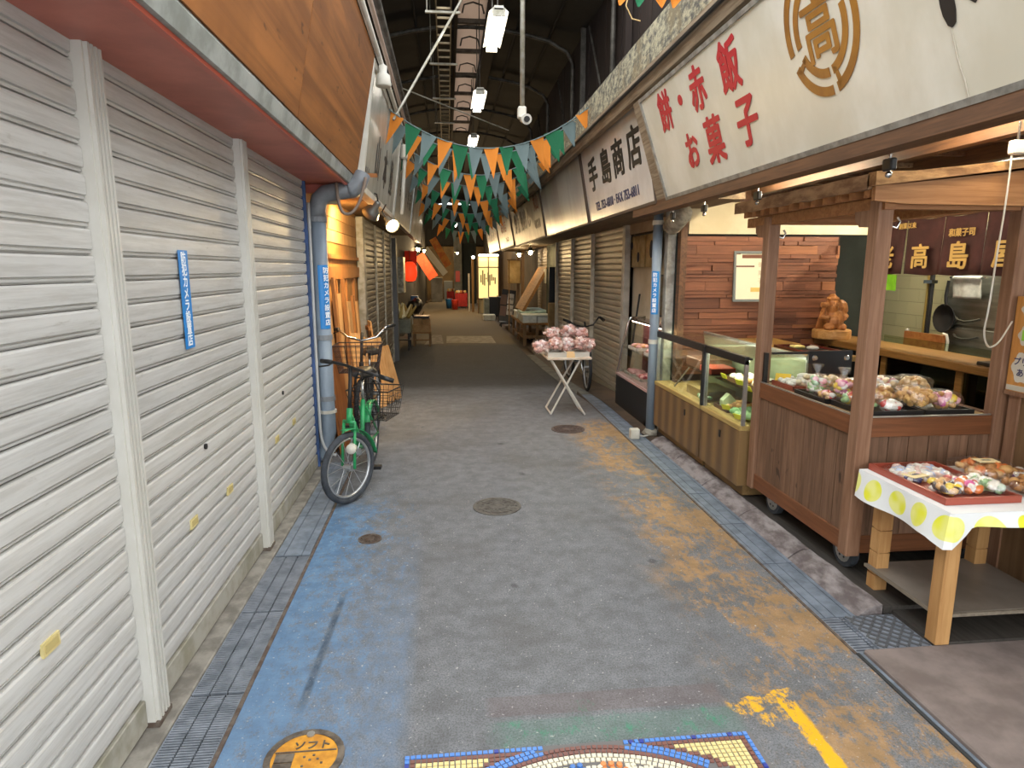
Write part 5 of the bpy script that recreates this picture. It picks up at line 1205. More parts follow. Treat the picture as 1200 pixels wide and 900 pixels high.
def cloud(cx, cy, w, h, m, lab=None):
    b = MB()
    pts = [(cx + w / 2 * cos(a) * (1 + .10 * cos(6 * a)), cy + h / 2 * sin(a) * (1 + .10 * cos(6 * a))) for a in [2 * pi * k / 30 for k in range(30)]]
    return b.prism(pts, 'z', .001, .003).build('note', m, mb, local=True)
cl1 = cloud(.085, .40, .10, .085, m_white); letters('エビ', .04, m_navy, mb, (.09, .40), .003, .001, .0004)
cloud(.085, .275, .10, .10, m_white); MB().prism([(.055, .25), (.11, .25), (.115, .295), (.09, .31), (.055, .30)], 'z', .003, .0045).build('green_picture', C('leaf_print', '#8cc63f'), mb, local=True)
cl3 = cloud(.085, .12, .125, .15, m_white); letters('プリン', .042, m_navy, mb, (.09, .15), .003, .001, .0004); letters('あり', .042, m_navy, mb, (.09, .095), .003, .001, .0004)

# ------------------------------------------------------------------ display table in front
m_lw = wood('leg_wood', '#b98f5c', '#a07444', 'z', .5, rnd=.08)
tt = thing('display_table', 'low wooden display table with lower shelf at the near right', 'table', (2.4, 2.5, .03))
def notch_leg(x, y):
    b = MB(); z = .03; hs = (.10, .115, .115, .115, .12)
    for i, h in enumerate(hs):
        w = .031
        b.box(x - w, x + w, y - w, y + w, z, z + h - .006); b.box(x - w + .006, x + w - .006, y - w + .006, y + w - .006, z + h - .006, z + h); z += h
    return b.build('leg', m_lw, tt)
MB().box(2.035, 2.10, 2.29, 2.355, .024, .60).build('leg', m_lw, tt, bevel=.003)
for x, y in ((2.085, 2.75), (2.60, 2.75), (2.62, 2.32)): notch_leg(x, y)
MB().box(2.03, 2.66, 2.28, 2.80, .60, .625).build('top', m_lw, tt)
MB().box(2.04, 2.65, 2.30, 2.79, .145, .16).build('shelf', wood('shelf_ply', '#857a6a', '#6a6052', 'y', .7, rnd=0), tt)
MB().box(2.045, 2.64, 2.31, 2.78, .1605, .1625).build('shelf_cover', mat('plastic_sheet', '#7d746a', '#6a6258', .35, sc=4), tt)
def dots():
    g = NG('dotted_cloth'); P = g.obj(); vo = g.new('ShaderNodeTexVoronoi'); vo.inputs['Scale'].default_value = 1; vo.inputs['Randomness'].default_value = 0
    x, y, z = g.sep(P); n = g.new('ShaderNodeNewGeometry'); nx, ny, nz = g.sep(n.outputs['Normal'])
    cmb = g.new('ShaderNodeCombineXYZ')
    u = g.math('ADD', x, y); g.put(cmb.inputs[0], g.math('MULTIPLY', u, 6.8)); g.put(cmb.inputs[1], g.math('MULTIPLY_ADD', z, 6.6, .45)); g.put(cmb.inputs[2], 0)
    g.put(vo.inputs['Vector'], cmb.outputs[0])
    d = g.step(vo.outputs['Distance'], .37, .34); shade = g.step(g.noise(P, 7, 2), .4, .6)
    col = g.mix(d, lin('#e4e6e4'), g.mix(shade, lin('#e3e337'), lin('#e9e88a'))); return g.out(col, .6)
m_cloth = dots()
def cl_fn():
    b = MB(); x0, x1, y0, y1, zt = 2.0, 2.70, 2.25, 2.84, .632
    def f(u, v):
        # u along the perimeter on street side then near side; v down
        Ls, Ln = y1 - y0, x1 - x0; s = u * (Ls + Ln); drop = .10 + .03 * sin(u * 9)
        if s < Ls: p = V((x0, y1 - s, 0)); nrm = V((-1, 0, 0)); drop = .135
        else: p = V((x0 + s - Ls, y0, 0)); nrm = V((0, -1, 0)); drop = .06
        k = abs(s - Ls)
        if k < .10: drop = .06 + .10 * (1 - k / .10) ** .7 if s >= Ls else .135 + .025 * (1 - k / .1)
        fl = .014 * sin(s * 16) * v + .012 * v
        return (p.x + nrm.x * fl, p.y + nrm.y * fl, zt - drop * v)
    b.sheet(f, 60, 4, .002, (.7, .7, 0)); b.box(x0, x1, y0, y1, zt - .003, zt); return b
tag(cl_fn().build('tablecloth', m_cloth, None, loc=(2.35, 2.5, .632), smooth=False), 'white tablecloth with big yellow dots on the display table', 'tablecloth')
tray('red lacquer tray on the yellow dotted cloth', 2.04, 2.385, 2.335, 2.83, .633, m_redtray, .03, .0, 'lacquer_tray')
m_paperc = C('paper_card', '#ecd9a4', .7)
ZS = .641
bag('flat pack of pale striped sticks at the back of the red tray', (2.20, 2.70, ZS), (.30, .22, .035), [wh, C('stick_pink', '#e2c3b4'), C('stick_blue', '#b8c3d8'), wh], .02, 90, 41, .1)
bag('dark blue trimmed pack with paper price card in the red tray', (2.12, 2.62, ZS), (.12, .12, .03), [C('deep_blue', '#3a3f7a'), wh, gold], .016, 26, 42, .3, 0, (.10, .07, m_paperc, '¥350'))
bag('clear bag of striped round candies at the near end of the red tray', (2.12, 2.44, ZS), (.13, .17, .07), [wh, gold, ylw, C('dark_candy', '#4a3a34'), wh], .02, 34, 43)
bag('clear bag of red and white candies beside the striped ones', (2.23, 2.47, ZS), (.13, .2, .065), [rd, wh, org, lil, wh], .02, 34, 44)
bag('clear bag of white and mint sweets at the right side of the red tray', (2.325, 2.47, ZS), (.12, .24, .065), [wh, wh, g1, C('pale_mint', '#d3e2cf')], .02, 44, 45)
bag('large flat bag of brown crackers with paper price card beside the red tray', (2.52, 2.68, .634), (.27, .28, .075), [brn, gold, org, brn], .024, 60, 46, -.1, 0, (.10, .06, m_paperc, '¥530'))
bag('bag of dark crackers at the near right corner of the table', (2.52, 2.42, .634), (.22, .24, .07), [brn, C('dark_cracker', '#7d4a22'), gold], .024, 50, 47)
bag('bag of mixed crackers with purple strip, right end of the table', (2.64, 2.60, .634), (.16, .18, .05), [gold, C('purple_strip', '#7d3f9a'), brn, wh], .022, 36, 48)

# ------------------------------------------------------------------ pipes and niche between the shops
rp_ = thing('drain_pipe', 'tall grey drain pipe at the corner of the sweet shop, blue sticker on it', 'pipe', (1.945, 5.91, 0))
MB().cyl((0, 0, .02), (0, 0, 2.15), .045, n=14).build('upright', m_pipe, rp_, local=True, smooth=True)
for z in (.92, 2.02): MB().lathe([(.046, -.02), (.052, -.02), (.052, .02), (.046, .02)], (0, 0, z), 14).build('collar', m_white, rp_, local=True)
b = MB().sheet(lambda u, v: (.0475 * sin((u - .5) * 1.5 - .45), -.0475 * cos((u - .5) * 1.5 - .45), 1.18 + .40 * v), 6, 1, .001, (-.4, -1, 0))
sk = b.build('sticker', m_sticker, rp_, local=True, label='blue strip sticker with white vertical writing')
Mp = frame((-.024, -.0445, 1.18), (.88, -.47, 0), (0, 0, 1))
for i, chx in enumerate(TXT): letters(chx, .042, m_printw, sk, (0, .4 - (i + .7) * .047), 0, .001, .0005, M=Mp)
MB().blob((0, 0, .03), (.075, .075, .05), .4, 3, flat=0).build('mortar_foot', m_conc_l, rp_, local=True)
tag(MB().box(2.02, 2.10, 5.84, 5.93, 0, 2.14).build('white_post', mat('chipped_white', '#b9b4a8', '#8d877b', .6, sc=8), loc=(2.06, 5.88, 0), bevel=.006), 'chipped white square post behind the grey drain pipe', 'post')
tag(MB().lathe([(.02, -.16), (.075, -.155), (.082, -.12), (.085, .1), (.075, .15), (.02, .155)], (1.98, 5.50, 2.02), 14, Matrix.Rotation(R(70), 3, 'X')).build('pipe_stub', mat('mottled_stub', '#a8a292', '#5f5446', .8, sc=7, bump=.5), loc=(1.98, 5.5, 2.02), smooth=True), 'weathered thick round stub fixed at the top of the drain pipe', 'stub')
wb = thing('switch_box', 'small white outdoor switch box on the ground by the drain pipe', 'switch box', (1.76, 5.80, .0))
MB().box(-.05, .04, -.035, .035, .0, .10).build('box', m_white, wb, local=True, bevel=.008); MB().box(-.035, .025, -.038, -.034, .03, .075).build('cover', m_white, wb, local=True, bevel=.003)
MB().tube([(.04, 0, .03), (.09, .02, .015), (.15, .06, .012)], .008, 6).build('cable', m_white, wb, local=True)
nw = struct(MB().box(2.36, 2.44, 5.98, 8.10, -.05, 2.4).build('wall_right', mat('cream_wall', '#c9bfa8', '#b5a98d', .7, sc=2)))
MB().box(2.28, 2.36, 5.98, 8.02, 2.02, 2.14).build('header_board', mat('tan_board', '#a3917a', '#8f7d66', .7, sc=3), nw)
for y in (8.02, 8.09): MB().box(2.22, 2.30, y, y + .055, -.02, 2.14).build('jamb', mat('grey_white_jamb', '#b3aea2', '#989285', .5, sc=6), nw, bevel=.005)
nb = thing('beige_curtain', 'short beige curtain with dark round blots in the doorway by the tan shutter', 'curtain', (2.30, 7.4, 2.0))
MB().cyl((2.30, 6.85, 2.0), (2.30, 8.0, 2.0), .009, n=8).build('rod', m_darkmetal, nb)
m_beige = mat('beige_cloth', '#a8956c', '#8f7c55', .9, sc=12, st=(1, 2, .6))
for y0, y1 in ((6.88, 7.42), (7.44, 7.98)): MB().sheet(lambda u, v: (2.30 + .02 * sin(u * 22), y0 + (y1 - y0) * u, 1.99 - .37 * v), 20, 3, .003, (1, 0, 0)).build('panel', m_beige, nb, smooth=True)
for y, z, r1_, r2_ in ((7.62, 1.74, .045, .06), (7.12, 1.82, .06, .10), (7.90, 1.88, .05, .05)):
    MB().prism([(y + r1_ * cos(a), z + r2_ * sin(a)) for a in [2 * pi * k / 14 for k in range(14)]], 'x', 2.274, 2.277).build('blot', mat('dark_dye', '#2c2f35', rough=.9), nb)
tag(MB().tube([(2.16, 7.62, gz(7.6)), (2.33, 7.68, 1.30)], .011, 6).build('stick', m_darkmetal, loc=(2.16, 7.62, 0)), 'long thin dark stick leaning in the cream doorway', 'stick')
nt = thing('framed_notice', 'dark framed notice hanging on the cream wall behind the pipe', 'notice', (2.34, 6.75, 1.1))
MB().box(-.01, .01, -.22, .22, 0, .42).build('sheet', mat('notice_sheet', '#7c725c', '#5c533f', .7, sc=14), nt, local=True)
for a in ((-.24, -.22, 0, .42), (.22, .24, 0, .42), (-.24, .24, -.02, 0), (-.24, .24, .42, .44)): MB().box(-.018, .01, *a).build('frame_bar', m_black, nt, local=True)
# slanted meat display case
mc = thing('meat_case', 'low black display case with slanted chrome framed glass and pink trays inside', 'display case', (2.1, 6.8, 0))
MB().box(2.0, 2.33, 6.02, 7.45, .0, .36).build('base', m_black, mc, bevel=.006)
MB().box(1.995, 2.33, 6.02, 7.45, .36, .385).build('sill', mat('pinkish_sill', '#c9a6a0', rough=.4), mc)
MB().prism([(2.01, .385), (2.016, .385), (2.136, 1.02), (2.13, 1.02)], 'y', 6.05, 7.42).build('front_pane', m_glass, mc)
MB().box(2.13, 2.33, 6.05, 7.42, 1.02, 1.03).build('top_pane', m_glass, mc)
for y in (6.05, 7.42): MB().tube([(2.01, y, .385), (2.12, y, .97), (2.15, y, 1.03), (2.33, y, 1.04)], .014, 8).build('chrome_tube', m_chrome, mc, smooth=True)
MB().cyl((2.17, 6.1, 1.0), (2.17, 7.38, 1.0), .009, n=8).build('case_lamp', glow('meat_tube', '#ffe2d8', 14), mc); MB().box(2.14, 2.20, 6.07, 7.40, 1.005, 1.018).build('lamp_cover', m_black, mc); MB().box(2.05, 2.32, 6.08, 7.40, .69, .70).build('shelf', m_glass, mc); MB().box(2.31, 2.33, 6.05, 7.42, .385, 1.02).build('back_panel', mat('maroon_panel', '#6e3a3c', rough=.5), mc)  # tube added inside the case to light the trays
for i, (y, z, c) in enumerate(((6.3, .386, '#c76d78'), (6.85, .386, '#b85c66'), (7.2, .386, '#d08f94'), (6.45, .701, '#a8524a'), (7.05, .701, '#b98a5a'))):
    t = heap(['pink meat tray low in the slanted case, nearest the pipe', 'deep pink meat tray low in the slanted case, middle', 'pale pink meat tray low in the slanted case, far end', 'reddish tray on the upper shelf of the slanted case', 'tan tray on the upper shelf of the slanted case'][i], 'tray', 'meat_tray', 2.07, 2.28, y - .16, y + .16, z, [C('meat%d' % i, c), C('meat_l%d' % i, '#d9a6a3')], .035, 24, 60 + i, m_white)
# tan shutters
for i, (y0, y1) in enumerate(((8.16, 9.84), (9.90, 11.46), (11.52, 13.1))):
    roller('roller_shutter', ['tan roller shutter on the right next to the cream doorway', 'tan roller shutter on the right, middle of three', 'tan roller shutter on the right, farthest of three'][i], 2.26, y0, y1, gz(y1) + .01, 2.12, m_shut_tan, -1, joined=i == 2, m2=mat('tan_rail', '#8f846c', rough=.6))
for i, y in enumerate((9.87, 11.49, 13.13)):
    tag(MB().box(2.20, 2.28, y - .026, y + .026, gz(y) + .08, 2.13).build('shutter_post', mat('tan_post', '#c2b8a4', '#a69b86', .5, sc=6), loc=(2.24, y, gz(y)), bevel=.004), 'pale upright post of the tan shutters, ' + ['nearest of three', 'second of three', 'farthest of three'][i], 'post')

# ------------------------------------------------------------------ folding table with pink bags
ft = thing('folding_table', 'small folding table with crossed white tube legs in the lane', 'table', (1.3, 7.1, 0))
zt = .645
MB().box(1.07, 1.56, 6.83, 7.42, zt - .025, zt).build('top', mat('pale_board', '#d8c8b4', '#c4b098', .5, sc=6), ft, bevel=.004)
m_tube_w = mat('white_tube', '#d6d2c8', rough=.35, metal=.2)
for y, dx in ((6.86, 0), (7.22, .02)):
    MB().tube([(1.12 + dx, y, zt - .03), (1.49, y - .04, .01)], .0115, 8).build('leg', m_tube_w, ft); MB().tube([(1.44 + dx, y + .02, zt - .03), (1.12, y + .02, .01)], .0115, 8).build('leg', m_tube_w, ft)
MB().tube([(1.12, 6.88, .012), (1.12, 7.24, .012)], .011, 8).build('foot_bar', m_tube_w, ft); MB().tube([(1.49, 6.82, .012), (1.49, 7.18, .012)], .011, 8).build('foot_bar', m_tube_w, ft); MB().tube([(1.3, 6.86, .33), (1.3, 7.24, .33)], .009, 8).build('pivot_bar', m_tube_w, ft)
for i, (x0, x1) in enumerate(((1.08, 1.29), (1.36, 1.54))): tray(['white plastic tray on the folding table, left one', 'white plastic tray on the folding table, right one'][i], x0, x1, 6.86, 7.16, zt, m_white, .055)
tag(MB().prism([(6.835, zt), (6.85, zt), (6.88, zt + .065), (6.868, zt + .065)], 'x', 1.285, 1.375).build('price_card', C('tan_card', '#d5b07a'), loc=(1.33, 6.85, zt)), 'tan price card at the front of the folding table', 'price card')
m_pk1, m_pk2 = C('pink_puff', '#d39c8e'), C('pink_puff_light', '#e4b9ab')
PB = [((1.03, 7.05, .66), (.22, .2, .17), 'pink bag drooping over the left edge of the folding table'), ((1.19, 7.02, .70), (.2, .2, .16), 'pink bag at the front left of the folding table'), ((1.33, 7.08, .66), (.2, .2, .2), 'pink bag in the middle of the folding table, behind the price card'),
      ((1.48, 7.02, .70), (.2, .2, .17), 'pink bag at the front right of the folding table'), ((1.57, 7.10, .66), (.2, .22, .19), 'pink bag leaning over the right edge of the folding table'), ((1.17, 7.15, .80), (.24, .2, .17), 'pink bag on top of the left part of the heap'),
      ((1.36, 7.2, .82), (.2, .2, .17), 'pink bag on top of the middle of the heap'), ((1.51, 7.22, .80), (.17, .2, .15), 'pink bag on top of the right part of the heap')]
for i, (l, s_, lab) in enumerate(PB): bag(lab, l, s_, [m_pk1, m_pk2, m_pk1, C('pink_white', '#ecd6cc')], .026, 60, 70 + i, i * .7, 0, None, False, 'bag of crackers')
# ------------------------------------------------------------------ bunting across the lane
fl_mats = [mat('flag_orange', '#d27f28', rough=.85, rnd=.08), mat('flag_green', '#1c6844', rough=.85, rnd=.1), mat('flag_grey', '#627170', rough=.85, rnd=.1)]
def flag_mesh(m, w=.165, h=.30):
    b = MB(); n = 5
    def f(u, v):
        k = 1 - v * .97
        return ((u - .5) * w * k, .014 * sin(v * 2.5) + .008 * sin(u * 3 + v), -h * v)
    b.sheet(f, 4, n, .0025, (0, 1, 0)); return b.mesh('flag', m)
fmesh = [flag_mesh(m) for m in fl_mats]
rf = random.Random(12)
def bunting(label, A, B, sag, n, start, seed):
    rr = random.Random(seed); A, B = V(A), V(B); t = thing('bunting', label, 'bunting', tuple(A), group='bunting strings across the lane')
    def P(u): p = A + (B - A) * u; p.z -= sag * 4 * u * (1 - u); return p
    MB().tube([P(k / 18) for k in range(19)], .006, 5).build('string', fl_mats[2], t)
    for k in range(n):
        u = (k + .5) / n; p = P(u); d = P(u + .02) - P(u - .02)
        o = put('flag', fmesh[(start + k) % 3], t, p - A, (rr.uniform(-.12, .12), atan2(-d.z, d.x) * .7 + rr.uniform(-.08, .08), rr.uniform(-.35, .35)))
        s = rr.uniform(.9, 1.08); o.scale = (s, 1, s * rr.uniform(.92, 1.1))
BL = ['frontmost bunting string with large orange, green and grey flags', 'bunting string just behind the frontmost one', 'third bunting string from the front', 'fourth bunting string from the front', 'fifth bunting string from the front', 'sixth bunting string from the front', 'seventh bunting string from the front', 'bunting string farthest down the lane']
for i, (y, zl, zr, sag, n) in enumerate([(7.0, 3.2, 3.28, .40, 13), (7.55, 3.22, 3.3, .38, 13), (8.7, 3.18, 3.3, .42, 13), (9.9, 3.2, 3.25, .42, 13), (11.2, 3.15, 3.2, .45, 13), (13.0, 3.15, 3.2, .5, 13), (15.0, 3.1, 3.15, .5, 13), (18.0, 3.1, 3.1, .5, 12)]):
    bunting(BL[i], (-.56, y, zl), (1.52, y + .1 * (i % 3), zr), sag, n, (0, 2, 1, 0, 2, 1, 0, 1)[i], 40 + i)
tb2 = thing('bunting', 'tangled end of a bunting string at the top edge, near the mottled ledge', 'bunting', (1.45, 4.0, 3.17), group='bunting strings across the lane')
MB().tube([(0, 0, .05), (-.3, .02, .03), (-.6, .0, .07), (-.9, .0, .16)], .006, 5).build('string', fl_mats[1], tb2, local=True)
for k, (x, c, a) in enumerate(((-.06, 0, .3), (-.17, 0, -.2), (-.28, 1, .2), (-.38, 0, .4), (-.52, 1, .1), (-.64, 2, .2))): o = put('flag', fmesh[c], tb2, (x, 0, .06 + .06 * (x < -.5)), (.2, a * .5, a)); o.scale = (.9, 1, .36)
MB().tube([(-.36, 0, .03), (-.38, 0, -.05), (-.34, .0, -.12), (-.29, 0, -.13)], .004, 5).build('loose_thread', mat('frayed_thread', '#c8a873', rough=.9), tb2, local=True)

# ------------------------------------------------------------------ further along the lane, right
m_foam = mat('foam_box', '#cfd3cc', '#b9beb6', .6, sc=8); m_foamg = mat('foam_green', '#b5cfc4', '#9db8ac', .6, sc=8); m_oldw = wood('old_timber', '#8a6a44', '#6a4f30', 'z', .7); m_oldwy = wood('old_timber_y', '#9a7040', '#75522c', 'y', .7)
def floor_z(y): return gz(y)
st = thing('market_stall', 'wooden market stall table carrying white foam boxes beyond the tan shutters', 'stall', (2.15, 16.8, gz(16.8)))
MB().box(1.78, 2.55, 15.4, 18.2, .26, .31).build('top', m_oldwy, st)
for x in (1.82, 2.12, 2.48):
    for y in (15.45, 16.8, 18.1): MB().box(x, x + .07, y, y + .07, gz(y), .26).build('leg', m_oldw, st)
MB().box(1.82, 2.5, 15.46, 15.52, -.06, .0).build('stretcher', m_oldw, st); MB().box(1.83, 2.5, 15.5, 18.1, -.08, -.05).build('lower_shelf', m_oldwy, st)
k = 0
FB = ['white foam box at the near corner of the stall', 'white foam box second on the stall front, beside the near corner', 'pale green lidded foam box behind the front boxes', 'pale green foam box in the middle of the stall', 'white foam box at the far street corner of the stall', 'pale foam box at the far end of the stall, wall side']
for (x0, x1, y0, y1, h, g_) in ((1.80, 2.14, 15.42, 15.95, .20, 0), (2.16, 2.52, 15.42, 15.95, .20, 0), (1.82, 2.16, 16.0, 16.6, .24, 1), (2.18, 2.52, 16.0, 16.7, .25, 1), (1.80, 2.12, 16.9, 17.6, .2, 0), (2.16, 2.52, 16.9, 17.7, .24, 1)):
    t = thing('foam_box', FB[k], 'foam box', ((x0 + x1) / 2, (y0 + y1) / 2, .31)); w, d = (x1 - x0) / 2, (y1 - y0) / 2; k += 1
    MB().box(-w, w, -d, d, 0, h - .05).build('body', m_foam, t, local=True, bevel=.01); MB().box(-w - .008, w + .008, -d - .008, d + .008, h - .05, h).build('lid', m_foamg if g_ else m_foam, t, local=True, bevel=.012)
tag(MB().obox((2.20, 16.9, 1.09), (.07, 1.6, 1.26), Matrix.Rotation(R(30), 3, 'Y')).build('leaning_board', m_oldwy, loc=(2.0, 16.9, .56)), 'thick brown board leaning slantwise over the stall', 'board')
tag(MB().obox((2.61, 17.0, 1.0), (.04, 1.4, 1.2), Matrix.Rotation(R(2), 3, 'Y')).build('board', wood('brown_panel_w', '#7d5631', '#5e3f22', 'y', .6), loc=(2.5, 17, .5)), 'wide brown panel standing behind the slanting board', 'board')
tag(MB().box(2.42, 2.44, 15.9, 16.2, 1.25, 1.6).build('paper_sheet', m_white, loc=(2.43, 16, 1.25)), 'small white paper fixed on top of the slanting board', 'paper')
tag(MB().box(2.24, 2.48, 14.2, 14.24, .86, 1.64).build('black_board', m_black, loc=(2.36, 14.2, .86)), 'narrow black board beside the farthest tan shutter', 'board')
tag(MB().box(2.24, 2.48, 14.15, 14.35, gz(14.2), .85).build('tan_box', mat('tan_carton', '#9b7d50', '#85683f', .8, sc=5), loc=(2.36, 14.2, gz(14.2))), 'tall tan carton below the narrow black board', 'box')
roller('roller_shutter', 'dark brown roller shutter behind the market stall', 2.7, 15.6, 19.2, -.25, 2.14, m_shut_far, -1, joined=True, m2=m_oldw)
struct(MB().box(2.72, 2.8, 13.1, 42, -.4, 2.5).build('wall_right', mat('far_brown_wall', '#5c4a38', '#473828', .8, sc=2)))
for i, y in ((1, 19.35), (2, 20.6)): tag(MB().box(2.2, 2.3, y, y + .12, gz(y), 2.16).build('timber_post', m_oldw, loc=(2.25, y, gz(y))), ['timber post at the near end of the market stall', 'timber post behind the market stall, before the beige banner', 'timber post beyond the beige banner'][i], 'post')
bn = thing('banner', 'beige hanging banner glowing in lamplight behind the stall', 'banner', (2.02, 19.6, 1.85))
MB().tube([(-.22, 0, .02), (.22, 0, .02)], .012, 6).build('rod', m_oldw, bn, local=True); MB().sheet(lambda u, v: (-.19 + .38 * u, .012 * sin(u * 8), -.68 * v), 8, 3, .004, (0, 1, 0)).build('cloth', mat('beige_banner', '#d6b67a', '#c2a064', .8, sc=6), bn, local=True, smooth=True)
MB().box(-.17, -.14, .0, .04, -2.1, .02).build('pole', m_oldw, bn, local=True)
# notice stand on a hand cart
ab = thing('notice_stand', 'dark notice stand with white and brown panels on a small hand cart', 'sign stand', (1.92, 21.0, gz(21)))
MB().box(-.24, .24, -.25, .3, .10, .16).build('cart_deck', m_black, ab, local=True)
for x in (-.2, .2):
    for y in (-.2, .25): MB().cyl((x - .02, y, .05), (x + .02, y, .05), .055, n=12).build('wheel', m_tyre, ab, local=True)
MB().obox((.02, .0, .68), (.46, .03, 1.05), Matrix.Rotation(R(-14), 3, 'X') @ Matrix.Rotation(R(8), 3, 'Y')).build('board', m_darkmetal, ab, local=True)
for i, (x, z, m) in enumerate(((-.10, .88, mat('brown_notice', '#6d5040', rough=.6)), (.13, .90, m_white), (-.13, .52, mat('brown_notice2', '#75584a', rough=.6)), (.09, .54, m_white))):
    p = MB().obox((x, -.03 + (z - .68) * .25, z), (.20, .012, .33), Matrix.Rotation(R(-14), 3, 'X') @ Matrix.Rotation(R(8), 3, 'Y')).build('notice', m, ab, local=True)
    if m is m_white: letters('本日', .09, m_brush, p, (0, 0), 0, .003, .001, M=Matrix.Translation((x, -.045 + (z - .68) * .25, z)) @ (Matrix.Rotation(R(-14), 4, 'X') @ Matrix.Rotation(R(8), 4, 'Y') @ Matrix.Rotation(R(90), 4, 'X')))
MB().tube([(-.24, .28, .14), (-.28, .34, 1.0), (-.1, .34, 1.02), (-.08, .28, .14)], .014, 6).build('handle', m_darkmetal, ab, local=True)
tag(MB().box(1.62, 2.2, 25.6, 26.1, gz(26), .50).build('black_chest', m_black, loc=(1.9, 25.8, gz(26)), bevel=.02), 'large black chest in front of the glowing shop window', 'chest')
tag(MB().box(1.42, 1.62, 25.2, 25.9, gz(26), .46).build('pale_crate', mat('pale_crate', '#8d9488', '#737a6e', .7, sc=5), loc=(1.5, 25.6, gz(26))), 'pale grey crate beside the black chest', 'crate')
tag(MB().box(1.3, 1.75, 23.6, 24.2, gz(24), gz(24) + .2).build('foam_tray', m_foam, loc=(1.5, 23.9, gz(24)), bevel=.02), 'low white foam tray on the ground before the black chest', 'foam box')
gw = thing('shop_window', 'glowing yellow shop window far down on the right', 'window', (1.72, 27.6, gz(27)))
MB().box(1.32, 2.15, 27.6, 27.66, .35, 2.1).build('pane', glow('lit_window', '#efd288', .42), gw)
for x in (1.28, 1.72, 2.15): MB().box(x, x + .04, 27.54, 27.6, gz(27), 2.14).build('mullion', m_oldw, gw)
for z in (.33, 1.65, 2.1): MB().box(1.28, 2.19, 27.54, 27.6, z, z + .04).build('rail', m_oldw, gw)
MB().box(1.28, 2.19, 27.6, 27.66, gz(27), .33).build('apron', mat('cream_apron', '#b8a67c', rough=.7), gw)
MB().cyl((1.32, 27.45, 2.17), (2.15, 27.45, 2.17), .03, n=8).build('tube_lamp', m_tube, gw)
rs = random.Random(9)
for k in range(9): MB().box(1.4 + k * .075, 1.45 + k * .075, 27.57, 27.598, .9 + rs.uniform(0, .3), 1.2 + rs.uniform(0, .4)).build('hanging_goods', mat('window_goods', '#8d7c4e', rough=.7), gw)
tag(MB().box(1.06, 1.16, 28.5, 28.6, gz(28), 2.2).build('timber_post', m_oldw, loc=(1.1, 28.5, gz(28))), 'brown timber post left of the glowing window', 'post')
tag(MB().box(.92, .99, 29, 29.07, gz(29), 1.4).build('white_post', m_white, loc=(.95, 29, gz(29))), 'short white post left of the brown timber post', 'post')
tag(MB().box(.35, .75, 33.5, 33.9, -.3, 3.2).build('roof_column', mat('grey_column', '#6e6f6a', '#595a55', .7, sc=3), loc=(.55, 33.7, -.3)), 'thick grey roof column far down the lane', 'column')
tag(MB().box(.8, 1.6, 36, 36.1, -.3, 3).build('dark_partition', mat('dark_partition', '#2c3330', rough=.8), loc=(1.2, 36, -.3)), 'dark greenish partition at the far right end', 'partition')
m_redcl = mat('red_cloth_far', '#a52a2a', '#8a1f22', .8, sc=5)
for i, (x0, x1, y0, y1) in enumerate(((.35, .95, 31.5, 33.0), (-.05, .45, 34.2, 35.6))):
    t = thing('covered_table', ['red covered sales table behind the blue and red bins', 'red covered sales table farther back, left of the column'][i], 'table', ((x0 + x1) / 2, (y0 + y1) / 2, gz(33)))
    MB().sheet(lambda u, v: (x0 + (x1 - x0) * u, y0 - .01 * sin(u * 30), .42 - .62 * v), 16, 2, .02, (0, 1, 0)).build('cloth_front', m_redcl, t); MB().box(x0, x1, y0, y1, .40, .43).build('top', m_redcl, t)
    for x in (x0 + .02, x1 - .06):
        for y in (y0 + .1, y1 - .1): MB().box(x, x + .04, y, y + .04, gz(33), .40).build('leg', m_oldw, t)
    for k in range(5):
        o = MB().blob((x0 + .1 + k * (x1 - x0 - .2) / 4, (y0 + y1) / 2 - .4, .50), (.07, .12, .08), .2, k).build('goods_pack', mat('goods_%d%d' % (i, k), ['#d9b36a', '#d8d2c0', '#c98d4a', '#7a3a2c', '#e2c98a'][k], rough=.6), loc=(x0 + .1 + k * (x1 - x0 - .2) / 4, (y0 + y1) / 2 - .4, .43), smooth=True)
        tag(o, ['golden', 'cream', 'tan', 'dark red', 'pale yellow'][k] + ' pack of goods on the ' + ['red table behind the bins', 'farther red table left of the column'][i], 'goods')
def bin_(name, label, x, y, m):
    t = thing(name, label, 'bin', (x, y, gz(y))); MB().lathe([(.13, 0), (.16, .42), (.165, .45), (.15, .45), (.13, .1)], n=16).build('body', m, t, local=True, smooth=True); MB().lathe([(.165, .42), (.175, .44), (.165, .46)], n=16).build('rim', m, t, local=True)
bin_('bin', 'red plastic bin on the lane, right of the blue one', .33, 30.4, mat('red_plastic', '#c93a2a', rough=.4)); bin_('bin', 'blue plastic bin on the lane, left of the red one', .06, 31.4, mat('blue_plastic', '#235f96', rough=.4))
tag(MB().box(.42, .64, 33.42, 33.5, .95, 1.5).build('red_sign', mat('red_sign', '#b8332e', rough=.5), loc=(.5, 33.45, .95)), 'small upright red sign on the grey column above the bins', 'sign')
tag(MB().obox((-.62, 35, 2.0), (.34, .03, 1.7), Matrix.Rotation(R(-38), 3, 'Y')).build('slanted_banner', mat('white_banner', '#cfccc0', rough=.7), loc=(-.5, 35, 2.0)), 'white banner with dark marks hanging slantwise at the far end', 'banner')
tag(MB().obox((-.35, 36, 2.5), (.40, .03, 1.7), Matrix.Rotation(R(-30), 3, 'Y')).build('gold_banner', mat('gold_banner', '#c98d3c', '#b05a2a', .7, sc=4), loc=(-.1, 36, 2.5)), 'golden banner hanging slantwise behind the white one', 'banner')
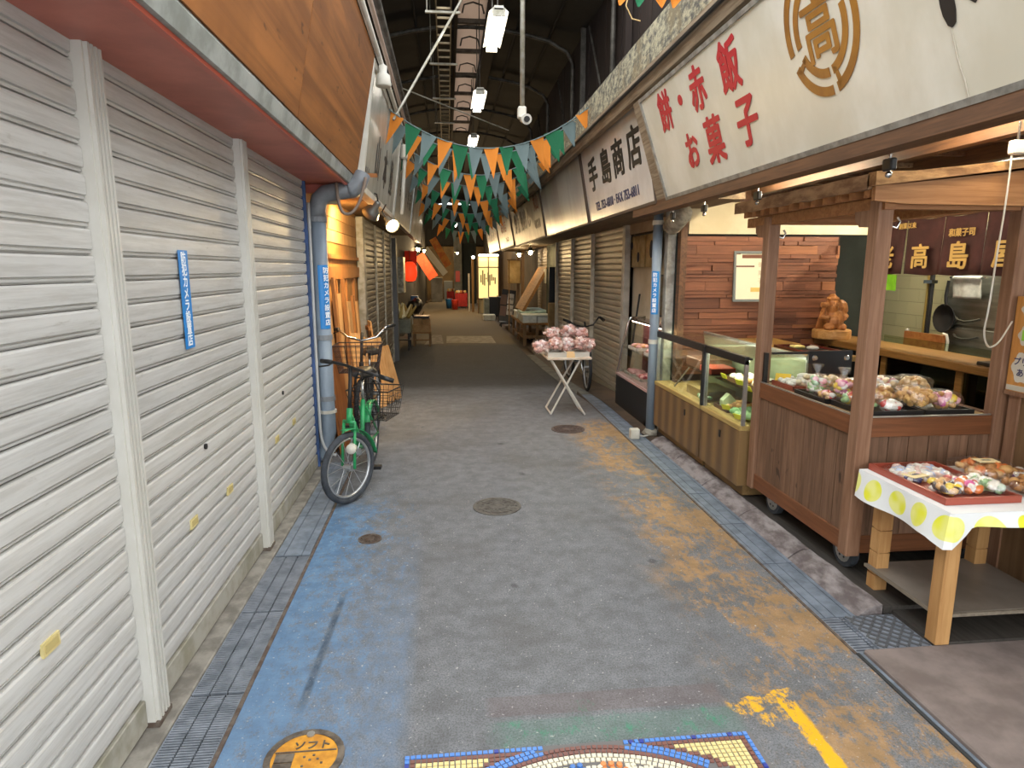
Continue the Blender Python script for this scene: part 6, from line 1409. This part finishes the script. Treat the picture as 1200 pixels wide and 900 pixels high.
tag(MB().obox((-.85, 27, 1.7), (.42, .02, 1.1), Matrix.Rotation(R(-32), 3, 'Y')).build('orange_banner', mat('orange_banner', '#d8572a', '#c2421f', .7, sc=5), loc=(-.9, 27, 1.7)), 'orange cloth banner hanging slantwise right of the red lantern', 'banner')
for o in [q for q in S.objects if q.name.split('.')[0] in ('slanted_banner', 'gold_banner', 'orange_banner')]:
    zt = max((o.matrix_world @ v.co + o.location - o.matrix_world.translation).z for v in o.data.vertices) if False else max(v.co.z for v in o.data.vertices)
    xt = sum(v.co.x for v in o.data.vertices if v.co.z > zt - .3) / max(1, len([1 for v in o.data.vertices if v.co.z > zt - .3]))
    c = MB().tube([(xt, 0, zt - .2), (xt, 0, rz(xt + o.location.x) + .03 - o.location.z)], .008, 5).build('cord', m_black, o, local=True)
rl = thing('paper_lantern', 'orange red paper lantern hanging on the left above the market stall', 'lantern', (-1.13, 20, 1.2))
MB().lathe([(.08, .02), (.16, .06), (.21, .18), (.22, .32), (.20, .48), (.14, .58), (.08, .62)], n=18).build('shade', glow('lantern_paper', '#e8401c', .35), rl, local=True, smooth=True)
for z in (0, .62): MB().lathe([(.085, z), (.09, z + .01), (.085, z + .03), (.06, z + .03)], n=14).build('ring', m_black, rl, local=True)
MB().tube([(0, 0, .64), (0, 0, .96)], .01, 5).build('cord', m_black, rl, local=True)
tag(MB().sheet(lambda u, v: (-1.38 + .44 * u, 20.4 + .02 * sin(u * 9), 2.15 - .62 * v), 8, 3, .01, (0, 1, 0)).build('red_cloth_banner', mat('red_banner', '#c8331f', rough=.8), loc=(-1.16, 20.4, 2.1)), 'red cloth hanging right behind the paper lantern', 'banner')
tag(MB().box(-.95, -.3, 38, 38.6, -.3, 1.1).build('white_cupboard', mat('white_cupboard', '#b7b8ae', '#9b9c92', .6, sc=3), loc=(-.6, 38.3, -.3)), 'white cupboard at the far end of the lane', 'cupboard')
tag(MB().box(-.2, .3, 38.4, 38.9, -.3, .9).build('grey_freezer', mat('grey_freezer', '#8e9698', rough=.5), loc=(.05, 38.6, -.3)), 'grey chest next to the white cupboard at the far end', 'chest')
struct(MB().box(-3, 5, 41.5, 41.6, -.4, 3).build('wall_back', mat('far_end_wall', '#6d5a3a', '#4d4030', .8, sc=1.5)))

# ------------------------------------------------------------------ further along the lane, left stall
ls = thing('stall_stand', 'low green grey stand with a crate top at the left edge of the lane', 'stall', (-1.0, 15.2, gz(15)))
MB().box(-1.25, -.86, 14.8, 15.6, .15, .45).build('crate', mat('crate_grey', '#7f8172', '#66685a', .7, sc=6), ls)
for x in (-1.22, -.93):
    for y in (14.85, 15.5): MB().box(x, x + .04, y, y + .04, gz(15), .15).build('leg', m_darkmetal, ls)
MB().box(-1.25, -.86, 14.8, 15.6, -.02, .0).build('lower_shelf', m_darkmetal, ls)
rz_ = random.Random(31); m_bamb = [mat('bamboo_shoot%d' % k, c, rough=.6) for k, c in enumerate(('#d9c98c', '#c4ad68', '#e3dbb4', '#a88f4e'))]
for k in range(16):
    y = 14.9 + .05 * k + rz_.uniform(-.02, .02); x = -1.20 + (k % 4) * .09; z0 = .47; a = rz_.uniform(-.9, .9)
    o = MB().tube([(0, 0, 0), (.10 * sin(a), .03, .10), (.24 * sin(a), .06, .10 + .22 * cos(a))], [.045, .038, .012], 7).build('bamboo_shoot', m_bamb[k % 4], None, local=True, smooth=True); o.location = (x, y, z0 + .02)
    tag(o, 'pale yellow bamboo shoot heaped on the crate of the left stand', 'vegetable', 'bamboo shoots on the left stand')
m_carton = mat('brown_carton', '#a98457', '#8d6b42', .8, sc=5)
wsn = thing('wooden_stand', 'small wooden stool carrying brown cartons at the left of the lane', 'stool', (-.63, 15.9, gz(16)))
MB().box(-.86, -.42, 15.6, 16.2, .06, .10).build('seat', m_oldwy, wsn)
for x in (-.85, -.47):
    for y in (15.62, 16.14): MB().box(x, x + .045, y, y + .045, gz(16), .06).build('leg', m_oldw, wsn)
MB().box(-.85, -.43, 15.63, 15.66, -.12, -.08).build('rail', m_oldw, wsn)
for i, (x0, x1, y0, y1, z0, z1) in enumerate(((-.86, -.43, 15.6, 16.15, .10, .28), (-.84, -.64, 15.62, 16.1, .28, .42), (-.63, -.44, 15.62, 16.1, .28, .40))):
    tag(MB().box(x0, x1, y0, y1, z0, z1).build('carton', m_carton, loc=((x0 + x1) / 2, 15.9, z0), bevel=.008), ['long brown carton lying on the wooden stool', 'brown carton on top of the long one, left', 'brown carton on top of the long one, right'][i], 'carton')
tag(MB().box(-.82, -.46, 15.62, 16.12, .425, .475).build('dark_tray', m_darkmetal, loc=(-.64, 15.9, .425)), 'dark tray on top of the brown cartons', 'tray')
tag(MB().blob((-.95, 19.0, .54), (.22, .35, .22), .35, 4).build('black_bag', m_black, loc=(-.95, 19, .35), smooth=True), 'black bag on the left, beyond the bamboo shoots', 'bag')
bs = thing('bag_stand', 'dark folding stand under the black bag', 'stand', (-.9, 19, gz(19)))
for s in (-1, 1): MB().tube([(-.9 - .22 * s, 18.8, gz(19)), (-.9 + .2 * s, 18.9, .36)], .015, 6).build('leg', m_darkmetal, bs); MB().tube([(-.9 - .22 * s, 19.3, gz(19)), (-.9 + .2 * s, 19.2, .36)], .015, 6).build('leg', m_darkmetal, bs)
tag(MB().box(-1.25, -1.0, 22, 22.5, .3, .7).build('blue_crate', mat('blue_crate', '#2f5f9a', rough=.5), loc=(-1.12, 22.2, .3), bevel=.02), 'blue crate under the paper lantern', 'crate')
tag(MB().box(-1.28, -.98, 21.9, 22.6, gz(22), .3).build('pale_box', m_foam, loc=(-1.12, 22.2, gz(22)), bevel=.02), 'pale box carrying the blue crate', 'box')
tag(MB().box(-1.28, -1.1, 16.6, 17.3, 1.0, 1.9).build('white_hanging_goods', mat('hanging_goods_white', '#c4bfae', '#8f8a78', .8, sc=14), loc=(-1.2, 17, 1.0)), 'pale goods hanging on the left wall above the bamboo shoots', 'goods')
# lamps hung further in
def bulb(label, x, y, z, power, top, col=(1, .70, .36)):
    t = thing('hanging_bulb', label, 'lamp', (x, y, z)); MB().blob((0, 0, 0), (.045, .045, .055)).build('bulb', m_bulb, t, local=True, smooth=True); MB().cyl((0, 0, .05), (0, 0, .11), .022, n=8).build('socket', m_black, t, local=True)
    MB().lathe([(.03, .10), (.11, .03), (.115, .03), (.035, .115)], n=14).build('shade', m_shade, t, local=True); MB().tube([(0, 0, .11), (0, 0, (top if top < 3 else rz(x) + .03) - z)], .006, 5).build('cord', m_black, t, local=True)
    L = bpy.data.lights.new('bulb_light', 'POINT'); L.energy = power; L.color = col; L.shadow_soft_size = .05; lo = link('bulb_light', L, t); lo.location = (0, 0, -.08)
bulb('bare bulb lamp below the old beige sign, over the market stall', 1.95, 15.2, 1.98, 4, 2.15); bulb('second bulb lamp below the old beige sign', 1.95, 17.6, 1.98, 6, 2.15); bulb('bulb lamp above the notice stand', .9, 22.5, 2.0, 7, 5.6)
bulb('bulb lamp hanging left above the paper lantern', -.74, 17.0, 2.1, 6, 2.30); bulb('bulb lamp on the left far down the lane', -.9, 26, 2.3, 50, 5.5); bulb('bulb lamp near the grey roof column', .45, 29, 2.3, 70, 5.6); bulb('bulb lamp at the far end of the lane', -.2, 38.3, 2.5, 90, 5.55)
